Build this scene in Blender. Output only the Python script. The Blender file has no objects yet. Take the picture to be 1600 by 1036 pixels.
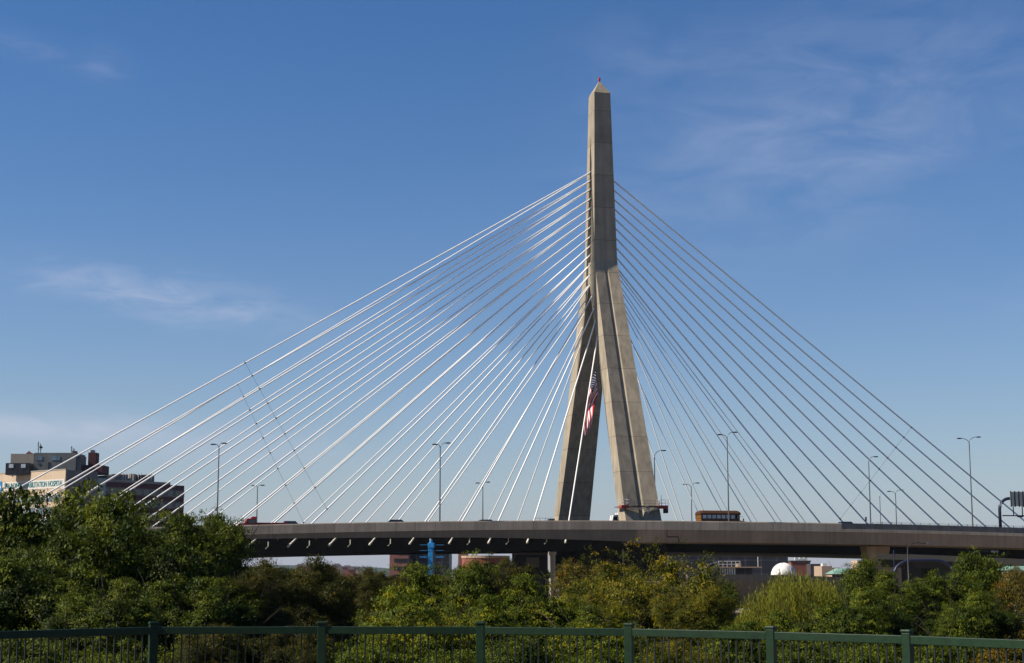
import bpy, bmesh, math, random
import numpy as np
from mathutils import Vector, Matrix
R = math.radians
random.seed(7); rng = np.random.default_rng(11)
scn = bpy.context.scene
COL = scn.collection

# ------------------------------------------------------------------ camera
FPX = 2500.0; HORIZON = 893.0; CAM_Z = 8.0
PITCH = math.atan((HORIZON-518)/FPX)
cd = bpy.data.cameras.new('camera'); cam = bpy.data.objects.new('camera', cd); COL.objects.link(cam)
cd.sensor_width = 36; cd.lens = FPX/1600*36; cd.clip_start = 0.5; cd.clip_end = 20000
cam.location = (0, 0, CAM_Z); cam.rotation_euler = (math.pi/2+PITCH, 0, 0)
scn.camera = cam

# ------------------------------------------------------------------ light
PHI = R(14)                                   # heading of the bridge deck
AX = Vector((math.cos(PHI), math.sin(PHI), 0)); TR = Vector((-math.sin(PHI), math.cos(PHI), 0))
SUN_EL = R(41); DEL = R(4)
sh = -AX*math.cos(DEL)+TR*math.sin(DEL)
SUN = Vector((sh.x*math.cos(SUN_EL), sh.y*math.cos(SUN_EL), math.sin(SUN_EL)))
sl = bpy.data.lights.new('sun', 'SUN'); sl.energy = 5.0; sl.angle = R(0.53); sl.color = (1.0, 0.90, 0.76)
so = bpy.data.objects.new('sun', sl); COL.objects.link(so); so.location = (0, 0, 150)
so.rotation_euler = SUN.to_track_quat('Z', 'Y').to_euler()

world = bpy.data.worlds.new('World'); scn.world = world; world.use_nodes = True
wn = world.node_tree; wn.nodes.clear()
def N(nt, typ, **kw):
    n = nt.nodes.new(typ)
    for k, v in kw.items():
        if k.startswith('i_'): n.inputs[int(k[2:])].default_value = v
        else: setattr(n, k, v)
    return n
def mth(nt, op, a, b=None, c=None, clamp=False):
    n = nt.nodes.new('ShaderNodeMath'); n.operation = op; n.use_clamp = clamp
    for i, v in enumerate((a, b, c)):
        if v is None: continue
        if isinstance(v, (int, float)): n.inputs[i].default_value = v
        else: nt.links.new(v, n.inputs[i])
    return n.outputs[0]
SKY_STRENGTH = 0.055
sky = N(wn, 'ShaderNodeTexSky', sky_type='NISHITA', sun_disc=False)
sky.sun_elevation = SUN_EL; sky.sun_rotation = math.atan2(SUN.x, SUN.y)
sky.altitude = 0; sky.air_density = 1.0; sky.dust_density = 0.0; sky.ozone_density = 4.0
tc = N(wn, 'ShaderNodeTexCoord')
def skydir(x, y):
    return (Vector((x-800, 0, 0)) + (518-y)*Vector((0, -math.sin(PITCH), math.cos(PITCH))) + FPX*Vector((0, math.cos(PITCH), math.sin(PITCH)))).normalized()
sep = N(wn, 'ShaderNodeSeparateXYZ'); wn.links.new(tc.outputs['Generated'], sep.inputs[0])
# azimuth / elevation in degrees: high thin cirrus lives at fixed compass bearings
az = mth(wn, 'MULTIPLY', mth(wn, 'ARCTAN2', sep.outputs[0], sep.outputs[1]), 57.296)
el = mth(wn, 'MULTIPLY', mth(wn, 'ARCSINE', sep.outputs[2]), 57.296)
def azel(x, y):
    d = skydir(x, y); return math.degrees(math.atan2(d.x, d.y)), math.degrees(math.asin(d.z))
comb = N(wn, 'ShaderNodeCombineXYZ'); wn.links.new(az, comb.inputs[0]); wn.links.new(el, comb.inputs[1])
def cnoise(sx, sy, rot, scale, detail, lo, hi, dist=0.6):
    mp = N(wn, 'ShaderNodeMapping'); mp.inputs['Scale'].default_value = (sx, sy, 1); mp.inputs['Rotation'].default_value = (0, 0, rot)
    wn.links.new(comb.outputs[0], mp.inputs[0])
    nz = N(wn, 'ShaderNodeTexNoise'); nz.inputs['Scale'].default_value = scale; nz.inputs['Detail'].default_value = detail
    nz.inputs['Roughness'].default_value = 0.6; nz.inputs['Distortion'].default_value = dist
    wn.links.new(mp.outputs[0], nz.inputs['Vector'])
    mr = N(wn, 'ShaderNodeMapRange', interpolation_type='SMOOTHSTEP'); mr.inputs[1].default_value = lo; mr.inputs[2].default_value = hi
    wn.links.new(nz.outputs[0], mr.inputs[0]); return mr.outputs[0]
def blob(x, y, wx, wy, tilt, amp):
    a0, e0 = azel(x, y); ct, st = math.cos(R(tilt)), math.sin(R(tilt)); k = 43.6
    da = mth(wn, 'SUBTRACT', az, a0); de = mth(wn, 'SUBTRACT', el, e0)
    u = mth(wn, 'ADD', mth(wn, 'MULTIPLY', da, ct), mth(wn, 'MULTIPLY', de, st))
    v = mth(wn, 'SUBTRACT', mth(wn, 'MULTIPLY', de, ct), mth(wn, 'MULTIPLY', da, st))
    r2 = mth(wn, 'ADD', mth(wn, 'POWER', mth(wn, 'ABSOLUTE', mth(wn, 'DIVIDE', u, wx/k)), 2.0), mth(wn, 'POWER', mth(wn, 'ABSOLUTE', mth(wn, 'DIVIDE', v, wy/k)), 2.0))
    return mth(wn, 'MULTIPLY', mth(wn, 'EXPONENT', mth(wn, 'MULTIPLY', r2, -1.0)), amp)
n1 = cnoise(0.40, 1.5, R(-6), 1.0, 8, 0.22, 0.82)
n2 = cnoise(0.28, 0.8, R(18), 0.8, 7, 0.22, 0.92)
m1 = None
for b in [(270, 470, 190, 34, -7, .52), (390, 482, 60, 22, -8, .25), (150, 440, 140, 30, -6, .22), (40, 72, 80, 18, -10, .17), (165, 103, 36, 24, 0, .20),
          (110, 668, 200, 24, -2, .60), (430, 690, 210, 26, 0, .14)]:
    o = blob(*b); m1 = o if m1 is None else mth(wn, 'ADD', m1, o)
m2 = None
for b in [(1330, 140, 320, 130, 8, .32), (1480, 215, 170, 30, 16, .14), (1180, 300, 280, 120, 10, .22), (1000, 90, 150, 90, 0, .10), (1560, 480, 150, 60, 10, .12), (700, 640, 600, 70, 0, .10)]:
    o = blob(*b); m2 = o if m2 is None else mth(wn, 'ADD', m2, o)
cl = mth(wn, 'ADD', mth(wn, 'MULTIPLY', m1, n1), mth(wn, 'MULTIPLY', m2, n2), clamp=True)
cl = mth(wn, 'ADD', mth(wn, 'MULTIPLY', cl, 0.66), mth(wn, 'ADD', blob(60, 672, 260, 20, -3, .26), blob(300, 715, 260, 26, 0, .10)), clamp=True)
mixc = N(wn, 'ShaderNodeMixRGB'); wn.links.new(cl, mixc.inputs[0])
hs = N(wn, 'ShaderNodeHueSaturation'); hs.inputs['Saturation'].default_value = 1.25; hs.inputs['Hue'].default_value = 0.508; hs.inputs['Value'].default_value = 1.0
wn.links.new(sky.outputs[0], hs.inputs['Color']); wn.links.new(hs.outputs[0], mixc.inputs[1]); mixc.inputs[2].default_value = (7.2, 7.3, 8.6, 1)
lowm = mth(wn, 'MULTIPLY', mth(wn, 'EXPONENT', mth(wn, 'MULTIPLY', mth(wn, 'MAXIMUM', el, 0.0), -1/5.5)), 0.85)
mixl = N(wn, 'ShaderNodeMixRGB'); wn.links.new(lowm, mixl.inputs[0]); wn.links.new(mixc.outputs[0], mixl.inputs[1]); mixl.inputs[2].default_value = (3.25, 3.5, 4.75, 1)   # milky horizon haze painted into the sky colour, thinning with height
bg = N(wn, 'ShaderNodeBackground'); bg.inputs[1].default_value = SKY_STRENGTH
wn.links.new(mixl.outputs[0], bg.inputs[0]); wo = N(wn, 'ShaderNodeOutputWorld'); wn.links.new(bg.outputs[0], wo.inputs[0])

vs = scn.view_settings; vs.view_transform = 'Standard'; vs.look = 'None'; vs.gamma = 1; vs.use_curve_mapping = False; vs.exposure = 0.87
scn.cycles.volume_bounces = 0; scn.cycles.max_bounces = 6; scn.cycles.transparent_max_bounces = 8

# ------------------------------------------------------------------ helpers
def ray(x, y):
    return Vector((x-800, 0, 0)) + (518-y)*Vector((0, -math.sin(PITCH), math.cos(PITCH))) + FPX*Vector((0, math.cos(PITCH), math.sin(PITCH)))
def PX(x, y, d):                                # world point seen at a photo position, d metres down the y axis
    r = ray(x, y); return r*(d/r.y) + Vector((0, 0, CAM_Z))
def PZ(x, y, z):                                # where the sight line meets a level
    r = ray(x, y); return r*((z-CAM_Z)/r.z) + Vector((0, 0, CAM_Z))
def proj(p):
    q = Vector(p)-Vector((0, 0, CAM_Z)); w = q.dot(Vector((0, math.cos(PITCH), math.sin(PITCH))))
    return 800+FPX*q.x/w, 518-FPX*q.dot(Vector((0, -math.sin(PITCH), math.cos(PITCH))))/w
BC = Vector((16.3, 288.5, 0))                   # foot of the tower
def BW(s, t, z): return BC+AX*s+TR*t+Vector((0, 0, z))
def onT(x, y, t):                               # -> (s, z) in bridge coordinates on a vertical plane along the deck
    r = ray(x, y); k = (BC.dot(TR)+t)/r.dot(TR); p = r*k+Vector((0, 0, CAM_Z)); return (p-BC).dot(AX), p.z

def sockets(m): return m.node_tree.nodes['Principled BSDF']
def mat(name, col, rough=0.7, metal=0.0, var=0.15, vscale=1.0, spec=0.3, bump=0.0, streak=0.0, jz=0, jx=0, jw=0.03, jdark=0.45, col2=None, coords='Object', k=None, detail=6):
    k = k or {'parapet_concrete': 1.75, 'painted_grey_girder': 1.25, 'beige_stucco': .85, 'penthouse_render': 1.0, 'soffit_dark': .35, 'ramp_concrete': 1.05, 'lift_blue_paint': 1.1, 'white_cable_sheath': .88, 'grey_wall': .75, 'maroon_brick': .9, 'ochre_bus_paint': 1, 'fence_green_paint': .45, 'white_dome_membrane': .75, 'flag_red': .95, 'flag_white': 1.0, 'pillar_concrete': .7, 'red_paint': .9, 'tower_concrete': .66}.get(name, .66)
    col = tuple(c*k for c in col); col2 = col2 and tuple(c*k for c in col2)
    m = bpy.data.materials.new(name); m.use_nodes = True; nt = m.node_tree; b = sockets(m)
    b.inputs['Roughness'].default_value = rough; b.inputs['Metallic'].default_value = metal; b.inputs['Specular IOR Level'].default_value = spec
    t = N(nt, 'ShaderNodeTexCoord'); src = t.outputs[coords]
    nz = N(nt, 'ShaderNodeTexNoise'); nz.inputs['Scale'].default_value = vscale; nz.inputs['Detail'].default_value = detail; nz.inputs['Roughness'].default_value = .62
    nt.links.new(src, nz.inputs['Vector'])
    mx = N(nt, 'ShaderNodeMixRGB'); c2 = col2 or tuple(c*(1-var*1.6) for c in col)
    mx.inputs[1].default_value = (*c2, 1); mx.inputs[2].default_value = (*[min(1, c*(1+var*.7)) for c in col], 1)
    mr = N(nt, 'ShaderNodeMapRange'); mr.inputs[1].default_value = .3; mr.inputs[2].default_value = .7
    nt.links.new(nz.outputs[0], mr.inputs[0]); nt.links.new(mr.outputs[0], mx.inputs[0])
    out = mx.outputs[0]
    def mul(o, fac):
        q = N(nt, 'ShaderNodeMixRGB', blend_type='MULTIPLY'); q.inputs[0].default_value = 1
        nt.links.new(o, q.inputs[1]); nt.links.new(fac, q.inputs[2]); return q.outputs[0]
    if streak:
        mp = N(nt, 'ShaderNodeMapping'); mp.inputs['Scale'].default_value = (1.1, 1.1, .05); nt.links.new(src, mp.inputs[0])
        ns = N(nt, 'ShaderNodeTexNoise'); ns.inputs['Scale'].default_value = 1.3; ns.inputs['Detail'].default_value = 5; nt.links.new(mp.outputs[0], ns.inputs['Vector'])
        m2 = N(nt, 'ShaderNodeMapRange'); m2.inputs[1].default_value = .35; m2.inputs[2].default_value = .6; m2.inputs[3].default_value = 1-streak; m2.inputs[4].default_value = 1
        nt.links.new(ns.outputs[0], m2.inputs[0]); out = mul(out, m2.outputs[0])
    sp = None
    for per, ax in ((jz, 2), (jx, 0)):
        if per:
            if sp is None: sp = N(nt, 'ShaderNodeSeparateXYZ'); nt.links.new(src, sp.inputs[0])
            fr = mth(nt, 'FRACT', mth(nt, 'DIVIDE', mth(nt, 'ADD', sp.outputs[ax], 500*per), per))
            lt = mth(nt, 'LESS_THAN', fr, jw/per)
            f = mth(nt, 'SUBTRACT', 1.0, mth(nt, 'MULTIPLY', lt, jdark)); out = mul(out, f)
            # each pour a slightly different shade
            fl = mth(nt, 'FLOOR', mth(nt, 'DIVIDE', mth(nt, 'ADD', sp.outputs[ax], 500*per), per))
            wh = N(nt, 'ShaderNodeTexWhiteNoise', noise_dimensions='1D'); nt.links.new(fl, wh.inputs['W'])
            out = mul(out, mth(nt, 'ADD', mth(nt, 'MULTIPLY', wh.outputs[0], .18), .88))
    nt.links.new(out, b.inputs['Base Color'])
    if bump:
        bp = N(nt, 'ShaderNodeBump'); bp.inputs['Strength'].default_value = bump; bp.inputs['Distance'].default_value = .05
        n3 = N(nt, 'ShaderNodeTexNoise'); n3.inputs['Scale'].default_value = vscale*6; n3.inputs['Detail'].default_value = 6; nt.links.new(src, n3.inputs['Vector'])
        nt.links.new(n3.outputs[0], bp.inputs['Height']); nt.links.new(bp.outputs[0], b.inputs['Normal'])
    return m

M = {}
M['tower'] = mat('tower_concrete', (.40, .345, .26), .85, vscale=.35, var=.13, streak=.24, jz=6.15, jw=.09, jdark=.5, bump=.25)
M['parapet'] = mat('parapet_concrete', (.285, .228, .165), .85, vscale=.5, var=.10, streak=.16, jx=3.1, jw=.06, jdark=.5, bump=.2)
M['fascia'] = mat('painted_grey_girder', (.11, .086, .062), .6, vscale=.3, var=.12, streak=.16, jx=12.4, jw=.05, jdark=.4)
M['ramp'] = mat('ramp_concrete', (.27, .19, .125), .85, vscale=.22, var=.15, streak=.16, jx=7.4, jw=.05, jdark=.4, bump=.2)
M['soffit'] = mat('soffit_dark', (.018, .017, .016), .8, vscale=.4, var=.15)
M['asphalt'] = mat('asphalt', (.05, .05, .052), .9, vscale=2, var=.2)
M['cable'] = mat('white_cable_sheath', (.86, .85, .83), .7, vscale=.4, var=.04, spec=.15)
M['tie'] = mat('dark_tie_cable', (.03, .03, .035), .5)
M['steel'] = mat('galvanised_steel', (.17, .18, .19), .45, .55, vscale=3, var=.1)
M['steelbar'] = mat('weathered_steel_barrier', (.20, .19, .20), .6, .1, vscale=.8, var=.15, streak=.2)
M['darkmetal'] = mat('dark_metal', (.035, .037, .045), .45, .3, vscale=3)
M['anchor'] = mat('anchor_socket', (.85, .83, .78), .5, vscale=3)
M['red'] = mat('red_paint', (.32, .02, .018), .45, vscale=4)
M['white'] = mat('white_paint', (.72, .72, .70), .5, vscale=2, var=.06)
M['glass'] = mat('dark_glass', (.03, .04, .05), .12, spec=.7, var=.1)
M['wglass'] = mat('pale_sky_paint', (.62, .70, .78), .15, spec=.7, var=.15)  # opaque pale colour stands for sky light showing through the bus windows
M['rubber'] = mat('black_rubber', (.02, .02, .02), .8)
M['yellow'] = mat('ochre_bus_paint', (.12, .05, .006), .55, vscale=3, var=.1)
M['maroon'] = mat('maroon_bus_paint', (.06, .012, .008), .5, vscale=3, var=.1)
M['roofor'] = mat('orange_brown_roof_paint', (.085, .032, .009), .6, vscale=2, var=.1)
M['blue'] = mat('lift_blue_paint', (.01, .15, .36), .4, vscale=3, var=.1)
M['green'] = mat('fence_green_paint', (.012, .050, .018), .5, vscale=9, var=.22, spec=.22, bump=.1)
M['picket'] = mat('fence_picket_paint', (.007, .017, .011), .5, vscale=9, var=.2)
M['beige'] = mat('beige_stucco', (.46, .36, .26), .85, vscale=.2, var=.07, jz=3.4, jx=0, jw=.12, jdark=.15, streak=.08)
M['greywall'] = mat('grey_wall', (.15, .15, .16), .8, vscale=.25, var=.1, streak=.1, jz=3.4, jw=.08, jdark=.3)
M['greymetal'] = mat('grey_metal_cladding', (.17, .18, .18), .55, .2, vscale=.4, var=.12, jx=1.6, jw=.1, jdark=.25)
M['pent'] = mat('penthouse_render', (.25, .225, .19), .85, vscale=.3, var=.12)
M['brickdark'] = mat('maroon_brick', (.07, .026, .032), .85, vscale=.8, var=.2)
M['chim'] = mat('dark_red_chimney_brick', (.09, .02, .024), .85, vscale=.8, var=.2)
M['teal'] = mat('teal_lettering', (.01, .23, .27), .5, var=.05)
M['signwhite'] = mat('sign_board', (.70, .66, .60), .6, var=.04)
M['faint'] = mat('faint_lettering', (.30, .30, .32), .6, var=.05)
M['skyglass'] = mat('sky_blue_glass', (.14, .22, .28), .2, spec=.7, jz=1.6, jx=1.6, jw=.12, jdark=.4)
M['pink'] = mat('pink_brick', (.36, .16, .13), .85, vscale=.6, var=.12)
M['brick'] = mat('red_brick', (.28, .095, .06), .85, vscale=.6, var=.15)
M['office'] = mat('dark_office_cladding', (.03, .032, .045), .5, vscale=.3, var=.2, jz=3.6, jx=4.2, jw=.35, jdark=-1.2)
M['copper'] = mat('green_copper', (.20, .36, .30), .7, vscale=.6, var=.12)
M['tan'] = mat('tan_precast', (.46, .33, .24), .85, vscale=.4, var=.08)
M['peach'] = mat('peach_stucco', (.62, .46, .33), .85, vscale=.4, var=.06)
M['dome'] = mat('white_dome_membrane', (.80, .80, .80), .6, vscale=.6, var=.05, bump=.1)
M['pillar'] = mat('pillar_concrete', (.50, .45, .37), .85, vscale=.8, var=.15, streak=.35, jz=2.4, jw=.04)
M['bark'] = mat('bark', (.055, .04, .03), .95, vscale=4, var=.3, bump=.6)
M['bounce_ground'] = mat('pale_bounce_ground', (.23, .195, .15), .95, vscale=.03, var=.25, k=1, col2=(.10, .09, .05))  # ground colour made pale to bounce warm sunlight up onto the bridge
M['lawn'] = mat('lawn_grass', (.035, .05, .018), .95, vscale=.3, var=.3, col2=(.03, .028, .015))
M['plaza'] = mat('paving', (.11, .105, .10), .9, vscale=.3, var=.15)
M['greypanel'] = mat('sign_back_aluminium', (.55, .58, .55), .6, 0.0, vscale=.5, var=.1)
M['bluepipe'] = mat('blue_grey_pipe', (.02, .028, .07), .45, .2, var=.1)
M['slate'] = mat('slate_roof', (.07, .055, .06), .7, vscale=2, var=.15)
M['hill'] = mat('far_hill_woods', (.03, .05, .03), .95, vscale=.02, var=.3)
def water_mat():
    m = mat('river_water', (.02, .03, .035), .12, vscale=.1, spec=.5); nt = m.node_tree
    nz = N(nt, 'ShaderNodeTexNoise'); nz.inputs['Scale'].default_value = .8; t = N(nt, 'ShaderNodeTexCoord'); nt.links.new(t.outputs['Object'], nz.inputs['Vector'])
    bp = N(nt, 'ShaderNodeBump'); bp.inputs['Strength'].default_value = .4; nt.links.new(nz.outputs[0], bp.inputs['Height']); nt.links.new(bp.outputs[0], sockets(m).inputs['Normal']); return m
M['water'] = water_mat()
def leaf_mat(name, dark, mid, light, trans=.2):
    dark, mid, light = [(q[0]*g, q[1]*g*.9, q[2]*.5) for q, g in zip((dark, mid, light), (.58, .80, 1.05))]
    if name in ('leaves_deep_green', 'leaves_olive'): dark, mid, light = [tuple(c*.74 for c in q) for q in (dark, mid, light)]
    m = bpy.data.materials.new(name); m.use_nodes = True; nt = m.node_tree; b = sockets(m)
    at = N(nt, 'ShaderNodeAttribute', attribute_name='tint')
    cr = N(nt, 'ShaderNodeValToRGB'); e = cr.color_ramp.elements
    e[0].position = 0; e[0].color = (*dark, 1); e[1].position = 1; e[1].color = (*light, 1); x = e.new(.55); x.color = (*mid, 1)
    nt.links.new(at.outputs['Fac'], cr.inputs[0]); nt.links.new(cr.outputs[0], b.inputs['Base Color'])
    b.inputs['Roughness'].default_value = .6; b.inputs['Specular IOR Level'].default_value = .12
    tl = N(nt, 'ShaderNodeBsdfTranslucent'); hsv = N(nt, 'ShaderNodeHueSaturation'); hsv.inputs['Hue'].default_value = .49; hsv.inputs['Value'].default_value = 1.5
    nt.links.new(cr.outputs[0], hsv.inputs['Color']); nt.links.new(hsv.outputs[0], tl.inputs[0])
    ms = N(nt, 'ShaderNodeMixShader'); ms.inputs[0].default_value = trans
    nt.links.new(b.outputs[0], ms.inputs[1]); nt.links.new(tl.outputs[0], ms.inputs[2])
    nt.links.new(ms.outputs[0], nt.nodes['Material Output'].inputs[0]); return m
M['leaf_green'] = leaf_mat('leaves_deep_green', (.016, .036, .003), (.046, .086, .006), (.13, .17, .016))
M['leaf_light'] = leaf_mat('leaves_fresh_green', (.034, .060, .004), (.085, .130, .007), (.21, .22, .012))
M['leaf_olive'] = leaf_mat('leaves_olive', (.028, .038, .005), (.062, .076, .009), (.15, .12, .015))
M['leaf_gold'] = leaf_mat('leaves_turning_yellow', (.040, .050, .004), (.092, .115, .009), (.22, .18, .010))
M['leaf_willow'] = leaf_mat('leaves_willow', (.08, .105, .014), (.17, .20, .035), (.26, .28, .06), .4)
M['leaf_orange'] = leaf_mat('leaves_orange_brown', (.035, .04, .006), (.082, .080, .01), (.18, .11, .012))

class MB:
    def __init__(s): s.v = []; s.f = []; s.m = []
    def add(s, vs, fs, mi=0):
        o = len(s.v); s.v += [tuple(v) for v in vs]; s.f += [tuple(i+o for i in f) for f in fs]; s.m += [mi]*len(fs); return s
    def box(s, x0, x1, y0, y1, z0, z1, mi=0, mtx=None):
        vs = [Vector(p) for p in ((x0,y0,z0),(x1,y0,z0),(x1,y1,z0),(x0,y1,z0),(x0,y0,z1),(x1,y0,z1),(x1,y1,z1),(x0,y1,z1))]
        if mtx: vs = [mtx@v for v in vs]
        return s.add(vs, [(0,3,2,1),(4,5,6,7),(0,1,5,4),(1,2,6,5),(2,3,7,6),(3,0,4,7)], mi)
    def loft(s, rings, mi=0, caps=True, closed=True):
        n = len(rings[0]); vs = [p for r in rings for p in r]; fs = []
        for i in range(len(rings)-1):
            for j in range(n if closed else n-1):
                k = (j+1) % n; fs.append((i*n+j, i*n+k, (i+1)*n+k, (i+1)*n+j))
        if caps and closed: fs.append(tuple(range(n-1, -1, -1))); fs.append(tuple(range((len(rings)-1)*n, len(rings)*n)))
        return s.add(vs, fs, mi)
    def tube(s, pts, r, n=8, mi=0, caps=True):
        pts = [Vector(p) for p in pts]; rs = r if isinstance(r, (list, tuple)) else [r]*len(pts); rings = []
        for i, p in enumerate(pts):
            d = (pts[min(i+1, len(pts)-1)]-pts[max(i-1, 0)]).normalized()
            u = d.cross(Vector((0, 0, 1)) if abs(d.z) < .9 else Vector((1, 0, 0))).normalized(); w = d.cross(u)
            rings.append([p+(u*math.cos(2*math.pi*k/n)+w*math.sin(2*math.pi*k/n))*rs[i] for k in range(n)])
        return s.loft(rings, mi, caps)
    def lathe(s, prof, c=(0, 0, 0), n=24, mi=0):
        rings = [[(c[0]+r*math.cos(2*math.pi*k/n), c[1]+r*math.sin(2*math.pi*k/n), c[2]+z) for k in range(n)] for r, z in prof]
        return s.loft(rings, mi)
    def build(s, name, mats, parent=None, smooth=False, recalc=True, bevel=0):
        me = bpy.data.meshes.new(name); me.from_pydata(s.v, [], s.f)
        if not isinstance(mats, (list, tuple)): mats = [mats]
        for m in mats: me.materials.append(M[m] if isinstance(m, str) else m)
        me.polygons.foreach_set('material_index', s.m); 
        if recalc:
            bm = bmesh.new(); bm.from_mesh(me); bmesh.ops.recalc_face_normals(bm, faces=bm.faces); bm.to_mesh(me); bm.free()
        if smooth: me.polygons.foreach_set('use_smooth', [True]*len(me.polygons))
        me.update(); o = bpy.data.objects.new(name, me); COL.objects.link(o); o.parent = parent
        if bevel:
            b = o.modifiers.new('bevel', 'BEVEL'); b.width = bevel; b.segments = 2; b.limit_method = 'ANGLE'
        return o
def tag(o, label=None, cat=None, group=None, kind=None):
    if label: o['label'] = label
    if cat: o['category'] = cat
    if group: o['group'] = group
    if kind: o['kind'] = kind
    return o
def empty(name, loc, rz=0, **kw):
    o = bpy.data.objects.new(name, None); o.empty_display_size = .5; COL.objects.link(o); o.location = loc; o.rotation_euler = (0, 0, rz); return tag(o, **kw)

# ------------------------------------------------------------------ ground, water, hills
def ground():
    ys = [-60, -8, 10, 22, 25.5, 27, 30, 34, 45, 70, 110, 150, 200, 240, 300, 420, 700, 1200, 2500, 6000]
    xs = [-6000, -2500, -1000, -500, -250, -120, -60, -30, -15, -8, 0, 8, 15, 30, 60, 120, 250, 500, 1000, 2500, 6000]
    prof = lambda y: 6.05 if y <= 25.5 else (6.05-(y-25.5)/8.5*6.05 if y < 34 else 0)
    g = MB(); n = len(xs)
    g.add([(x, y, prof(y)) for y in ys for x in xs], [(j*n+i, j*n+i+1, (j+1)*n+i+1, (j+1)*n+i) for j in range(len(ys)-1) for i in range(n-1)])
    o = g.build('ground', 'bounce_ground'); tag(o, kind='structure')
    p = MB().box(-40, 40, -30, 22.5, 6.054, 6.07).build('pavement', 'plaza'); tag(p, kind='structure')
    lw = MB(); lys = [25.6, 27, 30, 34, 60, 104]
    lw.add([(x, y, prof(y)+.012) for y in lys for x in (-75, -30, 0, 30, 75)], [(j*5+i, j*5+i+1, (j+1)*5+i+1, (j+1)*5+i) for j in range(5) for i in range(4)])
    tag(lw.build('lawn', 'lawn'), kind='structure')
    w = MB().add([(-3000, -10, .03), (-150, 190, .03), (-20, 345, .03), (-150, 330, .03), (-3000, 200, .03)], [(0, 1, 2, 3, 4)]).build('water', 'water'); tag(w, kind='structure')
ground()
def hill():
    g = MB(); n = 120; rows = 7; v = []
    for j in range(rows):
        for i in range(n):
            x = -2600+i*44; f = j/(rows-1); h = (11+8*math.exp(-((x+420)/260)**2)+2*math.sin(x*.011)+1.5*math.sin(x*.037+1)+random.uniform(-1.2, 1.2))
            v.append((x, 2600+f*900, h*math.sin(f*math.pi*.5) if f < 1 else h*.9))
    g.add(v, [(j*n+i, j*n+i+1, (j+1)*n+i+1, (j+1)*n+i) for j in range(rows-1) for i in range(n-1)])
    tag(g.build('hills', 'hill', smooth=True), kind='structure')
hill()

# ------------------------------------------------------------------ the bridge
def zp(s):                                       # top of the parapet along the deck
    c = 2.6e-4 if s < 0 else 1.76e-4; L = 70
    return 15.99-(c*s*s if abs(s) <= L else c*L*L+2*c*L*(abs(s)-L)*.8)
bridge = empty('cable_stayed_bridge', BC, PHI, label='concrete cable-stayed highway bridge with inverted Y tower and white fan cables', cat='bridge')
def sect(name, fn, mname, ss, closed=True, parent=None):
    b = MB(); b.loft([[(s, t, z) for t, z in fn(s)] for s in ss], 0, True, closed); return b.build(name, mname, parent or bridge)
SL = [-240+i*6 for i in range(40)]+[-2.0]; SR = [-2.0]+[i*6 for i in range(0, 31)]
SA = SL+SR[1:]
deck = sect('roadway', lambda s: [(-22.15, zp(s)-1.05), (22.5, zp(s)-1.05), (22.5, zp(s)-1.5), (-22.15, zp(s)-1.5)], 'asphalt', SL)
sect('outer_lanes', lambda s: [(-32.7, zp(s)-1.05), (-23.7, zp(s)-1.05), (-23.7, zp(s)-1.5), (-32.7, zp(s)-1.5)], 'asphalt', SL)
sect('approach_roadway', lambda s: [(-32.7, zp(s)-1.05), (22.5, zp(s)-1.05), (22.5, zp(s)-1.5), (-32.7, zp(s)-1.5)], 'asphalt', [-1.99]+SR[1:])
S1 = [s for s in SA if s < 28]+[30.6]; S2 = [30.6]+[s for s in SA if s > 33]
sect('near_parapet', lambda s: [(-32.72, zp(s)), (-33.0, zp(s)), (-33.04, zp(s)-.14), (-33.04, zp(s)-1.42), (-32.72, zp(s)-1.42)], 'parapet', S1)
sect('kerb_slab', lambda s: [(-32.72, zp(s)-.92), (-33.08, zp(s)-.92), (-33.08, zp(s)-1.42), (-32.72, zp(s)-1.42)], 'parapet', S2)
# steel barrier with thin slanted bars beyond the end of the solid parapet
bb = MB(); bb.loft([[(s, -32.74, zp(s)+.02), (s, -32.9, zp(s)+.02), (s, -32.9, zp(s)-.9), (s, -32.74, zp(s)-.9)] for s in S2])
rb = bb.build('steel_barrier', 'steelbar', bridge)
s = 33.0
while s < 178:
    b2 = MB(); b2.loft([[(s, -32.93, zp(s)-.1), (s+.16, -32.93, zp(s)-.1), (s+.16, -32.98, zp(s)-.1), (s, -32.98, zp(s)-.1)], [(s+1.5, -32.93, zp(s)-.86), (s+1.66, -32.93, zp(s)-.86), (s+1.66, -32.98, zp(s)-.86), (s+1.5, -32.98, zp(s)-.86)]]); s += 3.6; b2.build('slant_bar', 'steel', rb)
sect('far_parapet', lambda s: [(22.5, zp(s)), (22.9, zp(s)), (22.9, zp(s)-1.5), (22.5, zp(s)-1.5)], 'parapet', SA)
def fb(s): return np.interp(s, [-66, -27, -9.4, -2], [2.05, 2.6, 3.15, 3.45])
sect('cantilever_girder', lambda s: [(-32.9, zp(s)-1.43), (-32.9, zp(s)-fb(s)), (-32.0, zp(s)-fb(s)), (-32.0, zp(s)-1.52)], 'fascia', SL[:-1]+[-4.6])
sect('cantilever_end_block', lambda s: [(-32.95, zp(s)-1.43), (-32.95, zp(s)-3.45), (-25, zp(s)-3.5), (-25, zp(s)-1.55)], 'ramp', [-4.55, -3, -1, .35])
o = MB(); o.box(.35, 2.3, -32.95, -25, zp(1)-3.42, zp(1)-2.6); o.build('halving_joint_nib', 'ramp', bridge)
sect('ramp_box_girder', lambda s: [(-32.95, zp(s)-1.43), (-32.95, zp(s)-3.38), (-25, zp(s)-3.5), (-25, zp(s)-1.55)], 'ramp', [2.42]+[s for s in SR if s > 3])
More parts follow.
